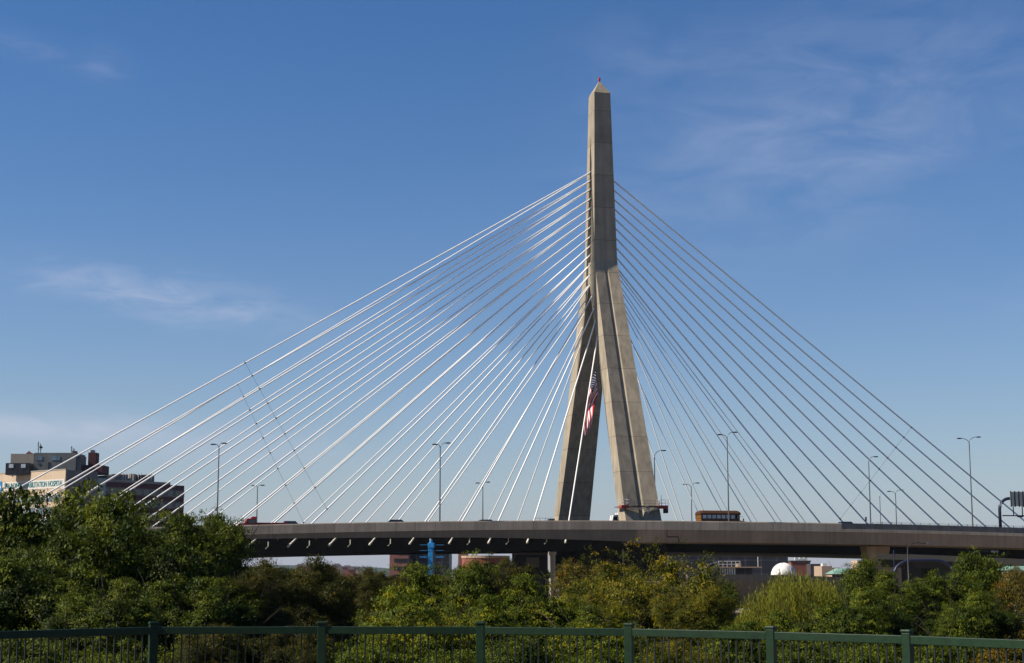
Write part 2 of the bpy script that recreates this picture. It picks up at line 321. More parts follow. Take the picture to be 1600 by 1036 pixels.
o = MB(); o.box(.47, 2.42, -32.95, -25, zp(1)-2.45, zp(1)-1.43); o.build('halving_joint_ledge', 'ramp', bridge)
for sg, tt in (('near', -21), ('far', 21)):
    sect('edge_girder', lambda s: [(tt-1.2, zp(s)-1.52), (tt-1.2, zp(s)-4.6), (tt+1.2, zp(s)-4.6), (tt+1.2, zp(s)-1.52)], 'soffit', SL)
fbm = MB(); s = -236
fl = MB()
for i in range(39):
    s = -234+6*i
    if s < -130: continue
    fl.box(s-.3, s+.3, -19.7, 19.7, zp(s)-3.6, zp(s)-1.6)
    fl.box(s-.2, s+.2, -31.9, -22.3, zp(s)-2.2, zp(s)-1.55)
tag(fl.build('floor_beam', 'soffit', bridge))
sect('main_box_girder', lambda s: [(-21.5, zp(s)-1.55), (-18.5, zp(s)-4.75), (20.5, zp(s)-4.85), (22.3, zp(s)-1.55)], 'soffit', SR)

# tower ------------------------------------------------
ZK, ZA = 63.9, 60.3                              # outer kink and apex of the opening
def hw(z): return 3.1-(z-17)*.0198               # half width along the deck
def tout(z): return 22.9-(z-16)*(22.9-3.05)/(ZK-16) if z >= 14 else 23.7-(14-z)*.75
def tin(z): return 19.2-(z-16)*19.2/(ZA-16) if z >= 14 else 20.07-(14-z)*.75
def leg_ring(z):
    w = hw(z); a, b = tout(z), max(tin(z), 0.0)
    q = min(1, max(0, (ZK-z)/8)); d = .08+.18*q; out = [(-w, a-.0), (-.18*w, a-d), (-.14*w, a-d-.08-.26*q), (.04*w, a-d-.05-.17*q), (.12*w, a-d+.05*q), (w, a)]
    k = min(1, max(0, (a-b)/3)); inn = [(w, b), (.12*w, b+.2*k), (-.14*w, b+.2*k), (-w, b)]
    return out+inn
def tower():
    zs = [ZK, 72, 80, 88, 95.8]
    rings = []
    for z in zs:
        w = hw(z); T = 3.05-(z-ZK)*(3.05-1.82)/(95.8-ZK); d = .08*(95.8-z)/(95.8-ZK); g = d
        nw = .62; nd = .55 if z < 84 else 0
        f = g; r = [(-w, -T), (-.18*w, -T+d), (-.14*w, -T+d+f), (.04*w, -T+d+.62*f), (.12*w, -T+d), (w, -T), (w, -nw), (w-nd, -nw+.001), (w-nd, nw-.001), (w, nw),
             (w, T), (.12*w, T-d), (-.14*w, T-d), (-w, T), (-w, nw), (-w+nd, nw-.001), (-w+nd, -nw+.001), (-w, -nw)]
        rings.append([(s, t, z) for s, t in r])
    sh = MB(); sh.loft(rings); shaft = sh.build('tower', 'tower', bridge)
    # solid crotch between the kink and the apex of the opening
    cr = MB(); rr = []
    for z in (ZA-1.2, ZA, ZK-.004):
        w = hw(z)-.25; T = tout(z)-1.0
        rr.append([(-w, -T, z), (w, -T, z), (w, T, z), (-w, T, z)])
    cr.loft(rr[1:]); cr.build('crotch_block', 'tower', shaft)
    for sg in (-1, 1):
        lb = MB(); lb.loft([[(s, sg*t, z) for s, t in leg_ring(z)] for z in (0, 8, 14, 16, 24, 32, 40, 48, 56, ZA, ZK)])
        leg = lb.build('leg', 'tower', shaft)
    # cap, lip and red beacon
    w = hw(95.8); T = 1.82
    cp = MB(); cp.loft([[(-w-.03, -T-.03, 95.8), (w+.03, -T-.03, 95.8), (w+.03, T+.03, 95.8), (-w-.03, T+.03, 95.8)], [(-.12, -.12, 98.4), (.12, -.12, 98.4), (.12, .12, 98.4), (-.12, .12, 98.4)]])
    cap = cp.build('pyramid_cap', 'tower', shaft)
    MB().lathe([(.16, 98.35), (.16, 98.7), (.24, 98.72), (.24, 99.1), (.1, 99.25)], n=12).build('beacon', 'red', shaft)
    cb = MB(); cb.box(-3.7, 3.7, -23.2, 23.2, 7.2, 12.2); cb.build('shade_crossbeam', 'soffit', shaft)  # beam widened past the legs, near-black colour standing for shade under the deck
    # anchor rib strips either side of the cable slot
    return shaft
tower_o = tower()

ZAN = [50.97, 53.57, 55.7, 58.07, 60.33, 62.11, 63.9, 65.7, 67.37, 69.1, 70.85, 72.6, 74.35, 76.16, 77.97, 79.61, 81.19]
cab_near, cab_far, cab_back = [], [], []
def inner_t(z):
    return 0.35 if z > ZA else tin(z)+.7
def cable(p0, p1, r, store, anch=True):
    p0, p1 = Vector(p0), Vector(p1); store.append((p0, p1))
    c = MB().tube([p0, p1], r*.97, 10, 0, False).build('stay_cable', 'cable', bridge, smooth=True)
    d = (p1-p0).normalized()
    k = MB(); k.tube([p1-d*2.0, p1-d*.5], r*1.1, 10); 
    k.tube([p1-d*.25, p1+d*.3], r*1.45, 10)
    k.build('anchor_tube', 'anchor', c, smooth=True)
    MB().tube([p0, p0+d*.9], r*1.6, 8).build('tower_socket', 'steel', c, smooth=True)
for k in range(17):
    z = ZAN[k]; it = inner_t(z)
    sn = -13.4-6.43*k; sf = -12.3-6.28*k
    zk = lambda s: zp(s)-3.1
    cable((-hw(z)+.45, -it, z), (sn, -22.6, zk(sn)), .125, cab_near)
    cable((-hw(z)+.45, it, z), (sf, 20.6, zk(sf)), .10, cab_far)
for k in range(20):
    sb = -16.7-6.43*k; zb = zp(sb)-2.75
    b = MB(); b.tube([(sb+.1, -22.55, zb+.35), (sb+.1, -22.55, zb-.35), (sb-.3, -22.55, zb-.75)], .09, 6); b.build('cable_bracket', 'anchor', bridge)
# back stays: seven pairs from the legs, ten single ones from the shaft, all to the median
zc_ = lambda s: zp(s)-.7
for k in range(7):
    z = ZAN[k]; s0 = 9.6+4.95*k
    for sg in (-1, 1):
        cable((hw(z)-.4, sg*(inner_t(z)+.3), z), (s0+.75, sg*1.35, zc_(s0)), .085, cab_back)
cab_single = []
for k in range(10):
    z = 63.2+1.86*k; s0 = onT(1283+36.6*k-.35*abs(k-4.5), 818, 0)[0]
    z = onT(960, 405-14.4*k, 0)[1]
    P0 = Vector((hw(z)-.4, 0, z)); zz = onT(1283+36.6*k, 817+.6*k, 0)[1]
    P1 = Vector((s0, 0, zz)); d = (P1-P0).normalized(); P1 = P1+d*((zz-zc_(s0))/max(.3, -d.z))
    cable(P0, P1, .145, cab_single)

# cross ties clamp the cables of one plane together
def image_tie(cabs, pa, pb, idx):
    pts = []
    for i in idx:
        p0, p1 = cabs[i]; lo, hi = 0.0, 1.0
        def side(u):
            q = p0.lerp(p1, u); w = bridge_m @ q; x, y = proj(w); return (x-pa[0])*(pb[1]-pa[1])-(y-pa[1])*(pb[0]-pa[0])
        a = side(lo)
        if a*side(hi) > 0: continue
        for _ in range(40):
            m = (lo+hi)/2
            if side(m)*a > 0: lo = m
            else: hi = m
        pts.append(p0.lerp(p1, lo))
    return pts
bridge_m = Matrix.Translation(BC) @ Matrix.Rotation(PHI, 4, 'Z')
for cabs, pa, pb, idx in ((cab_near, (384, 569), (520, 812), range(16, 6, -1)), (cab_far, (371, 600), (472, 812), range(16, 6, -1)), (cab_single, (1421, 672), (1315, 808), range(9, -1, -1))):
    pts = image_tie(cabs, pa, pb, idx)
    if len(pts) > 1:
        t = MB().tube(pts, .022, 5)
        for p in pts: t.lathe([(.15, -.12), (.18, 0), (.15, .12)], p, 8)
        t.build('cross_tie', 'tie', bridge)

# piers ------------------------------------------------
def wpier(px, t, ytop, wt, wb, depth, label, matn='ramp'):
    s, z = onT(px, ytop, t); e = empty('bridge_pier', BW(s, t, 0), PHI, label=label, cat='bridge pier')
    b = MB(); b.loft([[(-w/2, -depth/2, zz), (w/2, -depth/2, zz), (w/2, depth/2, zz), (-w/2, depth/2, zz)] for w, zz in ((wb, 0), (wb, z-4.4), (wb*1.1, z-3), (wt*.96, z-.6), (wt, z))])
    b.build('shaft', matn, e, bevel=.08); MB().box(-wt*.2, wt*.2, -.8, .8, z+.002, z+.3).build('bearing', 'darkmetal', e); return e
wpier(1367, -28.5, 853.5, 4.4, 2.6, 2.4, 'grey flared concrete pier under the right hand ramp girder')
s, z = onT(863, 862, -24)
e = empty('ramp_pier', BW(s, -24, 0), PHI, label='slim sunlit white concrete pillar under the deck, left of the golden tree', cat='pillar')
MB().box(-.4, .4, -.5, .5, 0, z-.5).build('shaft', 'pillar', e, bevel=.04); MB().box(-.55, .55, -.6, .6, z-.499, z).build('capital', 'pillar', e, bevel=.05)
# lower ramp under the main span
def ramp_pts(pts, w, th, name, label, mname, cat, railing=False):
    e = empty(name, pts[0], label=label, cat=cat); o = pts[0]; L = MB(); rings = []
    for i, p in enumerate(pts):
        d = (pts[min(i+1, len(pts)-1)]-pts[max(i-1, 0)]); d.z = 0; d.normalize(); n = Vector((-d.y, d.x, 0)); q = p-o
        rings.append([q-n*w/2, q+n*w/2, q+n*(w/2-1)-Vector((0, 0, th)), q-n*(w/2-1)-Vector((0, 0, th))])
    L.loft(rings); L.build('ramp_girder', mname, e)
    P = MB(); P.loft([[r[0]+Vector((0, 0, .01)), r[0]+Vector((0, 0, .8)), r[0]+(r[1]-r[0]).normalized()*.3+Vector((0, 0, .8)), r[0]+(r[1]-r[0]).normalized()*.3+Vector((0, 0, .01))] for r in rings]); P.build('ramp_parapet', mname, e)
    for i in range(1, len(pts)-1, 2):
        q = pts[i]-o; MB().box(q.x-.8, q.x+.8, q.y-.8, q.y+.8, -o.z, q.z-th-.002).build('column', mname, e)
    return e
ramp_pts([PX(1030, 908, 190), PX(1110, 908, 196), PX(1190, 909, 204), PX(1260, 911, 214), PX(1330, 914, 226)], 9, 3.2, 'access_ramp', 'dark low road ramp behind the willow tree', 'fascia', 'ramp')
ramp_pts([PX(1395, 874, 232), PX(1450, 875.5, 228), PX(1520, 878, 222), PX(1600, 882, 214), PX(1700, 887, 205)], 8, 1.1, 'access_ramp', 'dark curved road ramp under the deck at the right edge', 'soffit', 'ramp')

# ------------------------------------------------------------------ lamp posts on the deck
def lamp(px, ytop, t, arms, label, yaw=0, scale=1.0, base=None):
    s, z = onT(px, ytop, t); z0 = zp(s)-1.0 if base is None else base
    e = empty('street_lamp', BW(s, t, z0), PHI+yaw, label=label, cat='street lamp', group=None)
    h = z-z0
    MB().tube([(0, 0, 0), (0, 0, h*.5), (0, 0, h-.9*scale)], [.13*scale, .10*scale, .07*scale], 8).build('pole', 'steel', e)
    for (dx, rise) in arms:
        pts = []; 
        for i in range(9):
            f = i/8; pts.append((dx*(1-math.cos(f*math.pi/2)), 0, h-.95*scale+rise*math.sin(f*math.pi/2)))
        a = MB().tube(pts, .05*scale, 6).build('arm', 'steel', e, smooth=True)
        x, _, zz = pts[-1]; sg = 1 if dx > 0 else -1
        hd = MB(); hd.loft([[(x+sg*u, v*w, zz+q*hh) for v, q in ((-1, -1), (1, -1), (1, 1), (-1, 1))] for u, w, hh in ((-.05, .07, .05), (.2, .16*scale, .09), (.6*scale, .17*scale, .1), (.85*scale, .08, .04))])
        hd.build('lamp_head', 'darkmetal', a)
D = [(-.8, .75), (.95, .95)]
lamp(342.5, 692, -22.9, [(-.5, .7), (.35, .9)], 'tall lamp post over the left trees with two small heads')
lamp(402.5, 756, 21.5, [(-.3, .6), (.5, .7)], 'short distant lamp post just right of the left trees')
lamp(688, 692, -32.4, [(-.45, .7), (.8, .95)], 'tall twin lamp post above the blue lift')
lamp(754.5, 752, 21.5, [(-.6, .6), (.6, .8)], 'short twin lamp post left of the far tower leg')
lamp(1022.5, 706, -21.5+6, [(1.3, 1.2)], 'single arm lamp post beside the near tower leg')
lamp(1080, 755, 21.5, [(-.9, .7), (.9, 1.0)], 'short twin lamp post between the near leg and the bus')
lamp(1136, 677, -32.45, [(-.85, .7), (1.0, 1.15)], 'tall twin lamp post in front of the bus')
lamp(1357, 713, -18, [(1.0, .9)], 'single arm lamp post on the right hand approach')
lamp(1399, 766, 21.5, [(-1.0, .7), (1.0, 1.0)], 'short twin lamp post on the right hand approach')
lamp(1514, 684, -32.4, [(-1.4, .8), (1.4, 1.1)], 'tallest twin lamp post near the sign gantry')
s, z = onT(1374.5, 773, 10)
e = empty('marker_pole', BW(s, 10, zp(s)-1), label='thin plain pole with white tip between two right lamp posts', cat='pole')
MB().tube([(0, 0, 0), (0, 0, z-zp(s)+.8)], .07, 6).build('pole', 'steel', e); MB().tube([(0, 0, z-zp(s)+.8), (0, 0, z-zp(s)+1.15)], .1, 6).build('white_tip', 'white', e)
# under-deck lamps near the ground on the right
for px, yt, d, ln, lab in ((1418, 855, 120, 1.45, 'lamp post with long curved arm standing under the deck'), (1513, 868, 110, 1.6, 'lamp post with long arm beside the dark right hand trees')):
    p = PX(px, yt, d); e = empty('street_lamp', (p.x, p.y, 0), label=lab, cat='street lamp')
    MB().tube([(0, 0, 0), (0, 0, p.z)], [.07, .045], 8).build('pole', 'darkmetal', e, smooth=True)
    pts = [(ln*f, 0, p.z-.02+.35*math.sin(min(1, f*2.2)*math.pi/2)-.12*max(0, f-.5)) for f in [i/8 for i in range(9)]]
    a = MB().tube(pts, .028, 6).build('arm', 'darkmetal', e, smooth=True)
    MB().box(ln, ln+.45, -.12, .12, pts[-1][2]-.07, pts[-1][2]+.05).build('lamp_head', 'steel', a, bevel=.03)

# ------------------------------------------------------------------ sign gantry, right edge
def gantry():
    t = -31.0; s0, _ = onT(1563, 820, t); sx, zt = onT(1582, 779, t); s1 = s0+22
    e = empty('sign_gantry', BW(s0, t, zp(s0)-1.05), PHI, label='dark curved pipe sign gantry with louvred panels at the right edge', cat='gantry'); h = zt-(zp(s0)-1.05)
    pts = [(0, 0, 0), (0, 0, h-1.9)]+[(1.9*(1-math.cos(i/8*math.pi/2)), 0, h-1.9+1.9*math.sin(i/8*math.pi/2)) for i in range(1, 9)]+[(20-1.9*math.cos(i/8*math.pi/2)*1, 0, h) for i in range(8, 9)]
    pts += [(18.5+1.9*math.sin(i/8*math.pi/2), 0, h-1.9+1.9*math.cos(i/8*math.pi/2)) for i in range(1, 9)]+[(20.4, 0, 0)]
    MB().tube(pts, .26, 12).build('pipe_frame', 'bluepipe', e, smooth=True)
    MB().tube([(.5, 0, h-2.9), (19.9, 0, h-2.9)], .1, 8).build('lower_chord', 'bluepipe', e, smooth=True)
    for i in range(5): MB().tube([(2.6+i*1.7, 0, h-.2), (2.6+i*1.7, 0, h-2.8)], .09, 8).build('hanger', 'bluepipe', e, smooth=True)
    MB().box(1.85, 17.5, -.5, -.36, h-1.3, h+1.15).build('sign_panel', 'greypanel', e, bevel=.02)
    for i in range(20):
        x = 1.8+.78*i; MB().box(x, x+.16, -.62, -.503, h-1.45, h+1.25).build('mounting_bracket', 'darkmetal', e)
    for x in (3.4, 6.2): MB().box(x, x+.9, -.3, .3, h-3.15, h-2.95).build('sign_light', 'darkmetal', e, bevel=.05)
gantry()
def mesh_fence():
    s0, z0 = onT(1318, 814, 14); s1, z1 = onT(1640, 806, 14); e = empty('security_fence', BW(s0, 14, zp(s0)), PHI, label='tall fine mesh fence along the right hand roadway', cat='fence'); L = s1-s0; n = 22; hgt = 2.4
    for i in range(n+1):
        x = L*i/n; MB().box(x-.04, x+.04, -.04, .04, -1.1+zp(s0+x)-zp(s0), hgt*min(1, .55+i/8)+zp(s0+x)-zp(s0)).build('post', 'steel', e)
    m = MB()
    for j in range(10):
        m.loft([[(L*i/12, -.012, zp(s0+L*i/12)-zp(s0)+j*.26*min(1, .55+i/5)), (L*i/12, .012, zp(s0+L*i/12)-zp(s0)+j*.26*min(1, .55+i/5)), (L*i/12, 0, zp(s0+L*i/12)-zp(s0)+j*.26*min(1, .55+i/5)+.03)] for i in range(13)])
    i = 0
    while i*.3 < L:
        x = i*.3; z = zp(s0+x)-zp(s0); m.box(x, x+.02, -.01, .01, z-.5, z+hgt*min(1, .55+x/L*2.6)); i += 1
    m.build('wire_mesh', 'steel', e)
mesh_fence()

# ------------------------------------------------------------------ vehicles on the near lanes
def wheel(parent, x, y, r, w=.22):
    a = []
    t = MB(); n = 20
    prof = [(r*.62, -w/2), (r*.95, -w/2), (r, -w/3), (r, w/3), (r*.95, w/2), (r*.62, w/2)]
    t.loft([[(x+q*math.cos(2*math.pi*k/n), y+o, r+q*math.sin(2*math.pi*k/n)) for k in range(n)] for q, o in prof])
    wh = t.build('wheel', 'rubber', parent, smooth=True)
    h = MB(); h.loft([[(x+q*math.cos(2*math.pi*k/12), y+o, r+q*math.sin(2*math.pi*k/12)) for k in range(12)] for q, o in ((r*.6, -w*.4), (r*.6, w*.4))]); h.build('rim', 'steel', wh)
def car(px, t, body, label, flip=1, L=4.5, H=1.45, name='parked_car'):
    s, _ = onT(px, 815, t); e = empty('car', BW(s, t, zp(s)-1.045), PHI, label=label, cat='car')
    hb = H*.55; W = .88
    prof = [(-L/2, .35), (-L/2, hb*.95), (-L/2+.2, hb), (L/2-1.2, hb), (L/2-.25, hb*.86), (L/2, hb*.7), (L/2, .35), (L/2-.4, .22), (-L/2+.3, .22)]
    b = MB(); b.loft([[(x*flip, y, z) for x, z in prof] for y in (-W, -W*.6, W*.6, W)]); b.build('body', body, e, bevel=.06)
    c0, c1, r0, r1 = -L*.42, L*.27, -L*.27, L*.1
    c = MB(); c.loft([[(c0*flip, y*W, hb), (c1*flip, y*W, hb), (r1*flip, y*.78*W, H-.04), (r0*flip, y*.78*W, H-.04)] for y in (-1, 1)]); c.build('windows', 'glass', e)
    rr = MB(); rr.loft([[(r0*flip-.05*flip, -.8*W, z), (r1*flip+.05*flip, -.8*W, z), (r1*flip+.05*flip, .8*W, z), (r0*flip-.05*flip, .8*W, z)] for z in (H-.045, H)]); rr.build('roof', body, e, bevel=.02)
    for x in (-L*.31, L*.31):
        for y in (-W, W): wheel(e, x, y, .32)
    return e
M['carsilver'] = mat('silver_car_paint', (.35, .36, .37), .3, .5, var=.04); M['carnavy'] = mat('navy_car_paint', (.03, .05, .10), .3, .2, var=.04)
M['cargrey'] = mat('grey_car_paint', (.16, .16, .165), .3, .4, var=.04); M['cardark'] = mat('black_car_paint', (.025, .03, .03), .3, .2, var=.04); M['carwhite'] = mat('white_car_paint', (.6, .6, .6), .3, 0, var=.04)
car(449, -28, 'carsilver', 'silver car with dark blue windows right behind the red truck', -1, H=1.62)
car(622, -28, 'cargrey', 'grey car low behind the parapet, left of the blue lift', 1, L=4.8, H=1.5)
car(762, -28, 'carwhite', 'pale car whose roof just shows left of the tower legs', 1, H=1.38)
car(1324, -28, 'cardark', 'black car whose roof shows where the solid parapet ends', 1, H=1.5)
car(1176, -24.5, 'cardark', 'small dark car ahead of the bus bonnet', 1, L=3.8, H=1.25)
def truck():
    s, _ = onT(412, 815, -28); e = empty('flatbed_truck', BW(s, -28, zp(s)-1.045), PHI, label='red flatbed truck on the deck just right of the left trees', cat='truck')
    # cab towards the left
    b = MB(); b.loft([[(x, y, z) for x, z in ((-3.9, .5), (-3.9, 1.25), (-2.9, 1.4), (-2.6, 2.05), (-1.2, 2.1), (-1.2, .5))] for y in (-1.1, 1.1)]); b.build('cab', 'red', e, bevel=.06)
    MB().box(-2.45, -1.3, -1.13, 1.13, 1.35, 1.9).build('cab_window', 'glass', e)
    MB().box(-1.9, -1.15, -1.0, 1.0, 2.12, 2.35).build('roof_fairing', 'red', e, bevel=.08)
    MB().box(-3.95, -1.15, -1.15, -1.11, .95, 1.1).build('side_trim', 'white', e)
    MB().box(-1.1, 3.6, -1.15, 1.15, .95, 1.45).build('flatbed', 'red', e, bevel=.03)
    MB().box(-3.6, 3.5, -.5, .5, .5, .92).build('chassis', 'darkmetal', e)
    for x in (-3.1, 1.4, 2.5):
        for y in (-1, 1): wheel(e, x, y, .48, .3)
truck()
def boxtruck():
    s, _ = onT(953, 812, -15); s += 2.2; e = empty('delivery_truck', BW(s, -15, zp(s)-1.045), PHI, label='white truck whose cab shows just left of the near tower leg', cat='truck')
    MB().box(-.9, 3.0, -1.15, 1.15, .8, 2.95).build('cargo_box', 'white', e, bevel=.03)
    b = MB(); b.loft([[(x, y, z) for x, z in ((-2.2, .4), (-2.2, 1.35), (-1.8, 2.5), (-.95, 2.6), (-.95, .4))] for y in (-1, 1)]); b.build('cab', 'white', e, bevel=.05)
    MB().box(-1.8, -1.2, -1.02, 1.02, 1.45, 2.2).build('cab_window', 'glass', e)
    for x in (-1.5, 1.6):
        for y in (-1, 1): wheel(e, x, y, .4, .25)
boxtruck()
def bus():
    s0, _ = onT(1091.5, 815, -28); s1, _ = onT(1152, 815, -28); L = s1-s0
    e = empty('trolley_bus', BW(s0, -28, zp(s0)-1.045), PHI, label='ochre and maroon old style trolley bus driving on the deck', cat='bus')
    H = 2.92; W = 1.2
    MB().box(0, L, -W, W, .45, 1.55).build('lower_body', 'yellow', e, bevel=.05)
    MB().box(-.01, L+.01, -W-.02, W+.02, .4, .8).build('maroon_skirt', 'maroon', e)
    MB().box(.02, L-.02, -W-.015, W+.015, 1.49, 1.6).build('waist_rail', 'maroon', e)
    up = MB()
    for x in [0, .16]+[.98+.82*i for i in range(7)]+[L-.16]: up.box(x, x+.15, -W+.01, W-.01, 1.6, 2.25)
    up.build('window_posts', 'yellow', e)
    for i in range(6):
        x = 1.13+.82*i; g = MB().box(x+.01, x+.66, -W+.07, -W+.1, 1.62, 2.22).build('window', 'wglass', e)
    MB().box(.32, .95, -W+.05, -W+.08, .9, 2.2).build('rear_door', 'wglass', e)
    MB().box(L-.45, L-.02, -W+.05, -W+.08, .95, 2.2).build('front_door', 'glass', e)
    MB().box(L-.03, L, -W+.2, W-.2, 1.62, 2.22).build('windscreen', 'glass', e)
    r = MB(); r.loft([[(-.12, y*k, z) for y, z in ((-W-.1, 2.25), (W+.1, 2.25), (W+.1, 2.5), (W-.35, H), (-W+.35, H), (-W-.1, 2.5))] if 0 else [(x, y, z) for y, z in ((-W-.1, 2.25), (W+.1, 2.25), (W+.1, 2.48), (W-.35, 2.72 if k == 0 else H), (-W+.35, 2.72 if k == 0 else H), (-W-.1, 2.48))] for k, x in ((0, -.12), (1, .35), (1, L-.3), (0, L+.15))])
    r.build('roof', 'roofor', e, bevel=.03)
    h = MB(); h.loft([[(x, y, z) for y, z in ((-w, .5), (w, .5), (w, zt), (-w, zt))] for x, w, zt in ((L, 1.0, 1.35), (L+1.0, .8, 1.22), (L+1.35, .7, 1.05))]); h.build('bonnet', 'maroon', e, bevel=.06)
    m = MB(); m.tube([(L-.1, -W, 2.0), (L+.4, -W-.25, 1.95), (L+.5, -W-.25, 1.5)], .025, 5); m.box(L+.42, L+.58, -W-.35, -W-.18, 1.25, 1.6); m.build('mirror', 'darkmetal', e)
    for i in range(3): MB().lathe([(.06, 0), (.06, .1)], (.4+i*(L-.8)/2, 0, H), 8).build('roof_lamp', 'red', e)
    for x in (1.3, L-.4):
        for y in (-W+.1, W-.1): wheel(e, x, y, .48, .3)
    for i in range(5):                                    # seats seen through the glazing
        MB().box(1.4+.85*i, 1.5+.85*i, -.9, .9, 1.0, 1.8).build('seat', 'darkmetal', e, bevel=.02)
bus()
# crash barrier trailer left of the far leg
s, _ = onT(848, 812, -26); e = empty('work_trailer', BW(s, -26, zp(s)-1.045), PHI, label='low dark work trailer with railings beside the far tower leg', cat='trailer')
MB().box(-1.6, 1.8, -.9, .9, .6, 1.05).build('bed', 'darkmetal', e, bevel=.03)
for x in (-1.6, -.7, .2, 1.1, 1.75): MB().tube([(x, -.88, 1.05), (x, -.88, 1.6)], .03, 6).build('rail_post', 'steel', e)
MB().tube([(-1.6, -.88, 1.6), (1.75, -.88, 1.6)], .03, 6).build('top_rail', 'steel', e); MB().box(.9, 1.8, -.7, .5, 1.05, 1.5).build('engine_box', 'darkmetal', e, bevel=.04)
for x in (-.8, .9):
    for y in (-.9, .9): wheel(e, x, y, .3)
for px, hgt, lab in ((1088, 2.0, 'small dark roadside sign at the foot of the lowest right cable'), (1353, 2.2, 'small dark signal box on a post at the parapet end')):
    s, _ = onT(px, 810, -24); e = empty('road_sign', BW(s, -24, zp(s)-1.05), PHI, label=lab, cat='sign')
    MB().tube([(0, 0, 0), (0, 0, hgt+.3)], .04, 6).build('post', 'steel', e); MB().box(-.14, .14, -.06, .06, hgt-.35, hgt+.35).build('panel', 'darkmetal', e, bevel=.02)

# ------------------------------------------------------------------ work platform round the near leg
def platform():
    s0, z = onT(966, 790.5, -23.2); e = empty('work_platform', BW(0, 0, z), PHI, label='suspended work platform with red end cages wrapped round the near tower leg', cat='platform')
    to = -tout(z); w = hw(z); y0 = to-1.5
    d = MB(); d.box(-w-.1, w+.1, y0, to-.12, -.12, 0); d.box(-w-.9, -w-.12, y0, to+2.6, -.12, 0); d.box(w+.12, w+1.0, y0, to+3.4, -.12, 0); d.build('walkway', 'steel', e)
    for a, b in ((-w+.9, -w+3.0), (w-2.4, w-.5)): MB().box(a, b, y0-.05, y0-.01, -.1, .08).build('toe_board', 'yellow', e)
    for x0, x1 in ((-w-.95, -w+.35), (w-.45, w+1.05)):
        c = MB()
        for x in (x0, x1):
            for y in (y0, y0+1.3): c.tube([(x, y, 0), (x, y, 1.1)], .035, 6)
        for zz in (.55, 1.1): c.tube([(x0, y0, zz), (x1, y0, zz), (x1, y0+1.3, zz), (x0, y0+1.3, zz), (x0, y0, zz)], .03, 6)
        c.build('cage', 'white', e); MB().box(x0, x1, y0-.03, y0+1.3, -.35, .16).build('cage_floor', 'red', e, bevel=.04)
    MB().box(w+.55, w+1.1, y0+.1, y0+1.2, -1.1, -.36).build('winch_box', 'darkmetal', e, bevel=.04)
    r = MB(); 
    for i in range(7): x = -w+.4+i*(2*w-.9)/6; r.tube([(x, y0, 0), (x, y0, .9)], .02, 5)
    r.tube([(-w+.4, y0, .9), (w-.5, y0, .9)], .02, 5); r.tube([(-w+.4, y0, .5), (w-.5, y0, .5)], .02, 5); r.build('guard_rail', 'steel', e)
    for i in range(4):
        x = -w+1.1+i*1.38; MB().lathe([(.05, -.62), (.3, -.5), (.36, -.3), (.2, -.14), (.1, -.125)], (x, y0+.5, 0), 12).build('flood_lamp', 'anchor', e, smooth=True)
    tr = MB()
    for a, b in (((-.2, -.3), (.9, -1.1)), ((1.0, -.3), (.7, -1.2)), ((2.0, -.3), (.8, -1.0)), ((.4, -.9), (1.1, -.75))): tr.tube([(a[0], y0+.5, a[1]), (b[0], y0+.5, b[1])], .06, 6)
    tr.build('bracket', 'anchor', e)
    for x in (-w+.45, w+.1): MB().tube([(x, y0+.6, 0), (x, y0+.75, 1.9)], [.06, .03], 6).build('davit', 'darkmetal', e)
platform()

